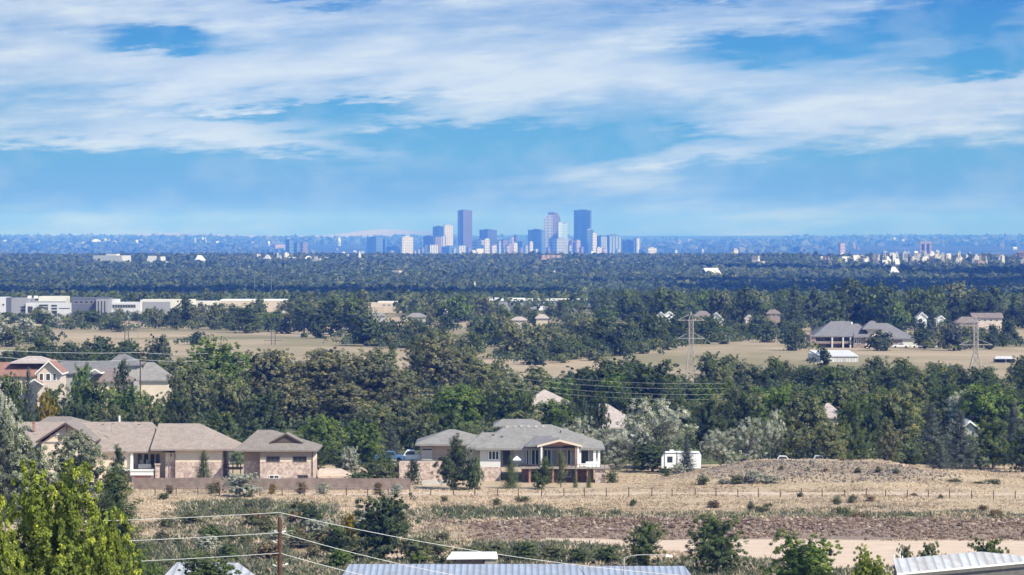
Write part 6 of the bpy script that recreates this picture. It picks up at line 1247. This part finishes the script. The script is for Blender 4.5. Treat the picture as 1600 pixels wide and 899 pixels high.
def nvec(sx, sy, ox=0., sh=0.):
    c = N(nt, 'ShaderNodeCombineXYZ'); L(nt, M(nt, 'MULTIPLY_ADD', U, sx, ox), c.inputs[0]); vv = M(nt, 'MULTIPLY_ADD', U, -sh, V); L(nt, M(nt, 'MULTIPLY', vv, sy), c.inputs[1]); return c.outputs[0]
n1 = noise(nt, 1., nvec(3.4, 19., 3.1, .05), 6, '2D', .52); n2 = noise(nt, 1., nvec(13., 80., 9.4, .06), 6, '2D', .62); n3 = noise(nt, 1., nvec(14, 24, 21.), 6, '2D', .55)
UD = M(nt, 'ADD', U, M(nt, 'MULTIPLY_ADD', n1, .16, -.08)); VD = M(nt, 'ADD', V, M(nt, 'MULTIPLY_ADD', n2, .05, -.025))
base = N(nt, 'ShaderNodeFloatCurve'); cv = base.mapping.curves[0]
# cover against elevation: clear band low, full higher
pts = [(0, .20), (.055, .22), (.075, .26), (.10, .52), (.14, .74), (.20, .84), (.26, .80), (.40, .6), (1, .4)]
cv.points[0].location = pts[0]; cv.points[1].location = pts[-1]
for p in pts[1:-1]: cv.points.new(*p)
base.mapping.update(); L(nt, M(nt, 'MINIMUM', M(nt, 'MAXIMUM', V, 0.), 1.), base.inputs['Value'])
cov = M(nt, 'ADD', base.outputs[0], M(nt, 'MULTIPLY_ADD', n1, 1.7, -.85)); cov = M(nt, 'ADD', cov, M(nt, 'MULTIPLY_ADD', n2, .55, -.27))
for px, y, rx, ry, t, a in ((255, 64, 80, 18, .0, -.95), (500, 170, 150, 9, .07, -.85), (470, 188, 80, 9, 0, -.4), (720, 215, 170, 17, -.02, -.75), (80, 247, 230, 16, -.03, -.55), (470, 258, 200, 12, 0, -.3), (1175, 82, 110, 20, .02, -.62), (1530, 20, 150, 34, .05, -1.0), (1540, 92, 120, 16, .12, -.8), (1380, 45, 110, 16, .1, -.3), (1010, 212, 90, 9, 0, -.6), (900, 236, 120, 14, 0, -.75),
    (1500, 262, 240, 26, .06, -.7), (480, 3, 70, 9, 0, -.6), (1050, -2, 200, 6, 0, -.3), (1330, 190, 280, 34, .10, .55), (1560, 125, 90, 22, .22, .5), (600, 105, 330, 50, 0, .28), (190, 130, 260, 45, 0, .25), (480, 228, 110, 14, -.06, .4), (200, 205, 300, 20, 0, .3), (1090, 240, 150, 16, .06, .45), (1030, 130, 150, 30, 0, .15)):
    cov = M(nt, 'MULTIPLY_ADD', blob(px, y, rx * (1.15 if a < 0 else 1), ry * (1.15 if a < 0 else 1), t), a * (1.4 if a < 0 else 1), cov)
ss = N(nt, 'ShaderNodeMapRange', interpolation_type='SMOOTHSTEP'); L(nt, cov, ss.inputs[0]); ss.inputs[1].default_value = .0; ss.inputs[2].default_value = 1.15
blue = ramp(nt, V, [(.0, (.16, .25, .52)), (.03, (.15, .31, .55)), (.08, (.135, .38, .62)), (.15, (.09, .36, .68)), (.23, (.055, .25, .62)), (.5, (.03, .17, .5))])
ct = M(nt, 'ADD', M(nt, 'MULTIPLY', n2, .5), M(nt, 'MULTIPLY', n1, .5))
cloud = ramp(nt, ct, [(.36, (.47, .60, .83)), (.5, (.56, .68, .87)), (.62, (.66, .77, .90))])
wisp = M(nt, 'MULTIPLY', ramp(nt, n3, [(.46, (0, 0, 0)), (.66, (1, 1, 1))]), .18)
c = mixc(nt, wisp, blue, (.55, .66, .84)); c = mixc(nt, M(nt, 'MULTIPLY', ss.outputs[0], .95), c, cloud)
mr = N(nt, 'ShaderNodeMapRange', interpolation_type='SMOOTHSTEP'); L(nt, sp.outputs[2], mr.inputs[0]); mr.inputs[1].default_value = .10; mr.inputs[2].default_value = .20; mr.inputs[3].default_value = 1.; mr.inputs[4].default_value = 0.
mf = M(nt, 'MULTIPLY', mr.outputs[0], M(nt, 'GREATER_THAN', sp.outputs[1], .3))
SKYK = .15
cs = N(nt, 'ShaderNodeVectorMath', operation='SCALE'); L(nt, c, cs.inputs[0]); cs.inputs[3].default_value = 1. / SKYK * .77
fin = mixc(nt, mf, sky.outputs[0], cs.outputs[0]); bg = N(nt, 'ShaderNodeBackground'); L(nt, fin, bg.inputs[0]); bg.inputs[1].default_value = SKYK
wo = N(nt, 'ShaderNodeOutputWorld'); L(nt, bg.outputs[0], wo.inputs[0])
sl = bpy.data.lights.new('sun', 'SUN'); sl.energy = 5.0; sl.angle = R(.5); sl.color = (1, .94, .84); so = bpy.data.objects.new('sun', sl); C.objects.link(so); so.rotation_euler = SUN.to_track_quat('Z', 'Y').to_euler(); so.location = (200, -200, 300)
# haze
hz = MB().box(-14000, 14000, -900, 47500, -80, 262); m, nt = nmat('haze'); pv = N(nt, 'ShaderNodeVolumePrincipled'); pv.inputs['Color'].default_value = (.08, .25, 1., 1); pv.inputs['Density'].default_value = 7.4e-5; pv.inputs['Absorption Color'].default_value = (1, 1, 1, 1)
o_ = N(nt, 'ShaderNodeOutputMaterial'); L(nt, pv.outputs[0], o_.inputs['Volume']); ho = hz.build('haze', m, None, (0, 0, 0)); ho['kind'] = 'stuff'
cam = bpy.data.cameras.new('camera'); co = bpy.data.objects.new('camera', cam); C.objects.link(co); cam.sensor_width = 36; cam.lens = F / 1600 * 36; cam.clip_start = 1; cam.clip_end = 90000
co.location = (0, 0, CZ); co.rotation_euler = (R(90) - math.atan((449.5 - HZ) / F), 0, 0)
sc = bpy.context.scene; sc.camera = co; sc.view_settings.view_transform = 'Standard'; sc.view_settings.look = 'None'; sc.view_settings.exposure = .42; sc.view_settings.gamma = 1
sc.cycles.max_bounces = 4; sc.cycles.diffuse_bounces = 3; sc.cycles.glossy_bounces = 2; sc.cycles.transmission_bounces = 2; sc.cycles.transparent_max_bounces = 4; sc.cycles.volume_bounces = 1; sc.cycles.use_denoising = True
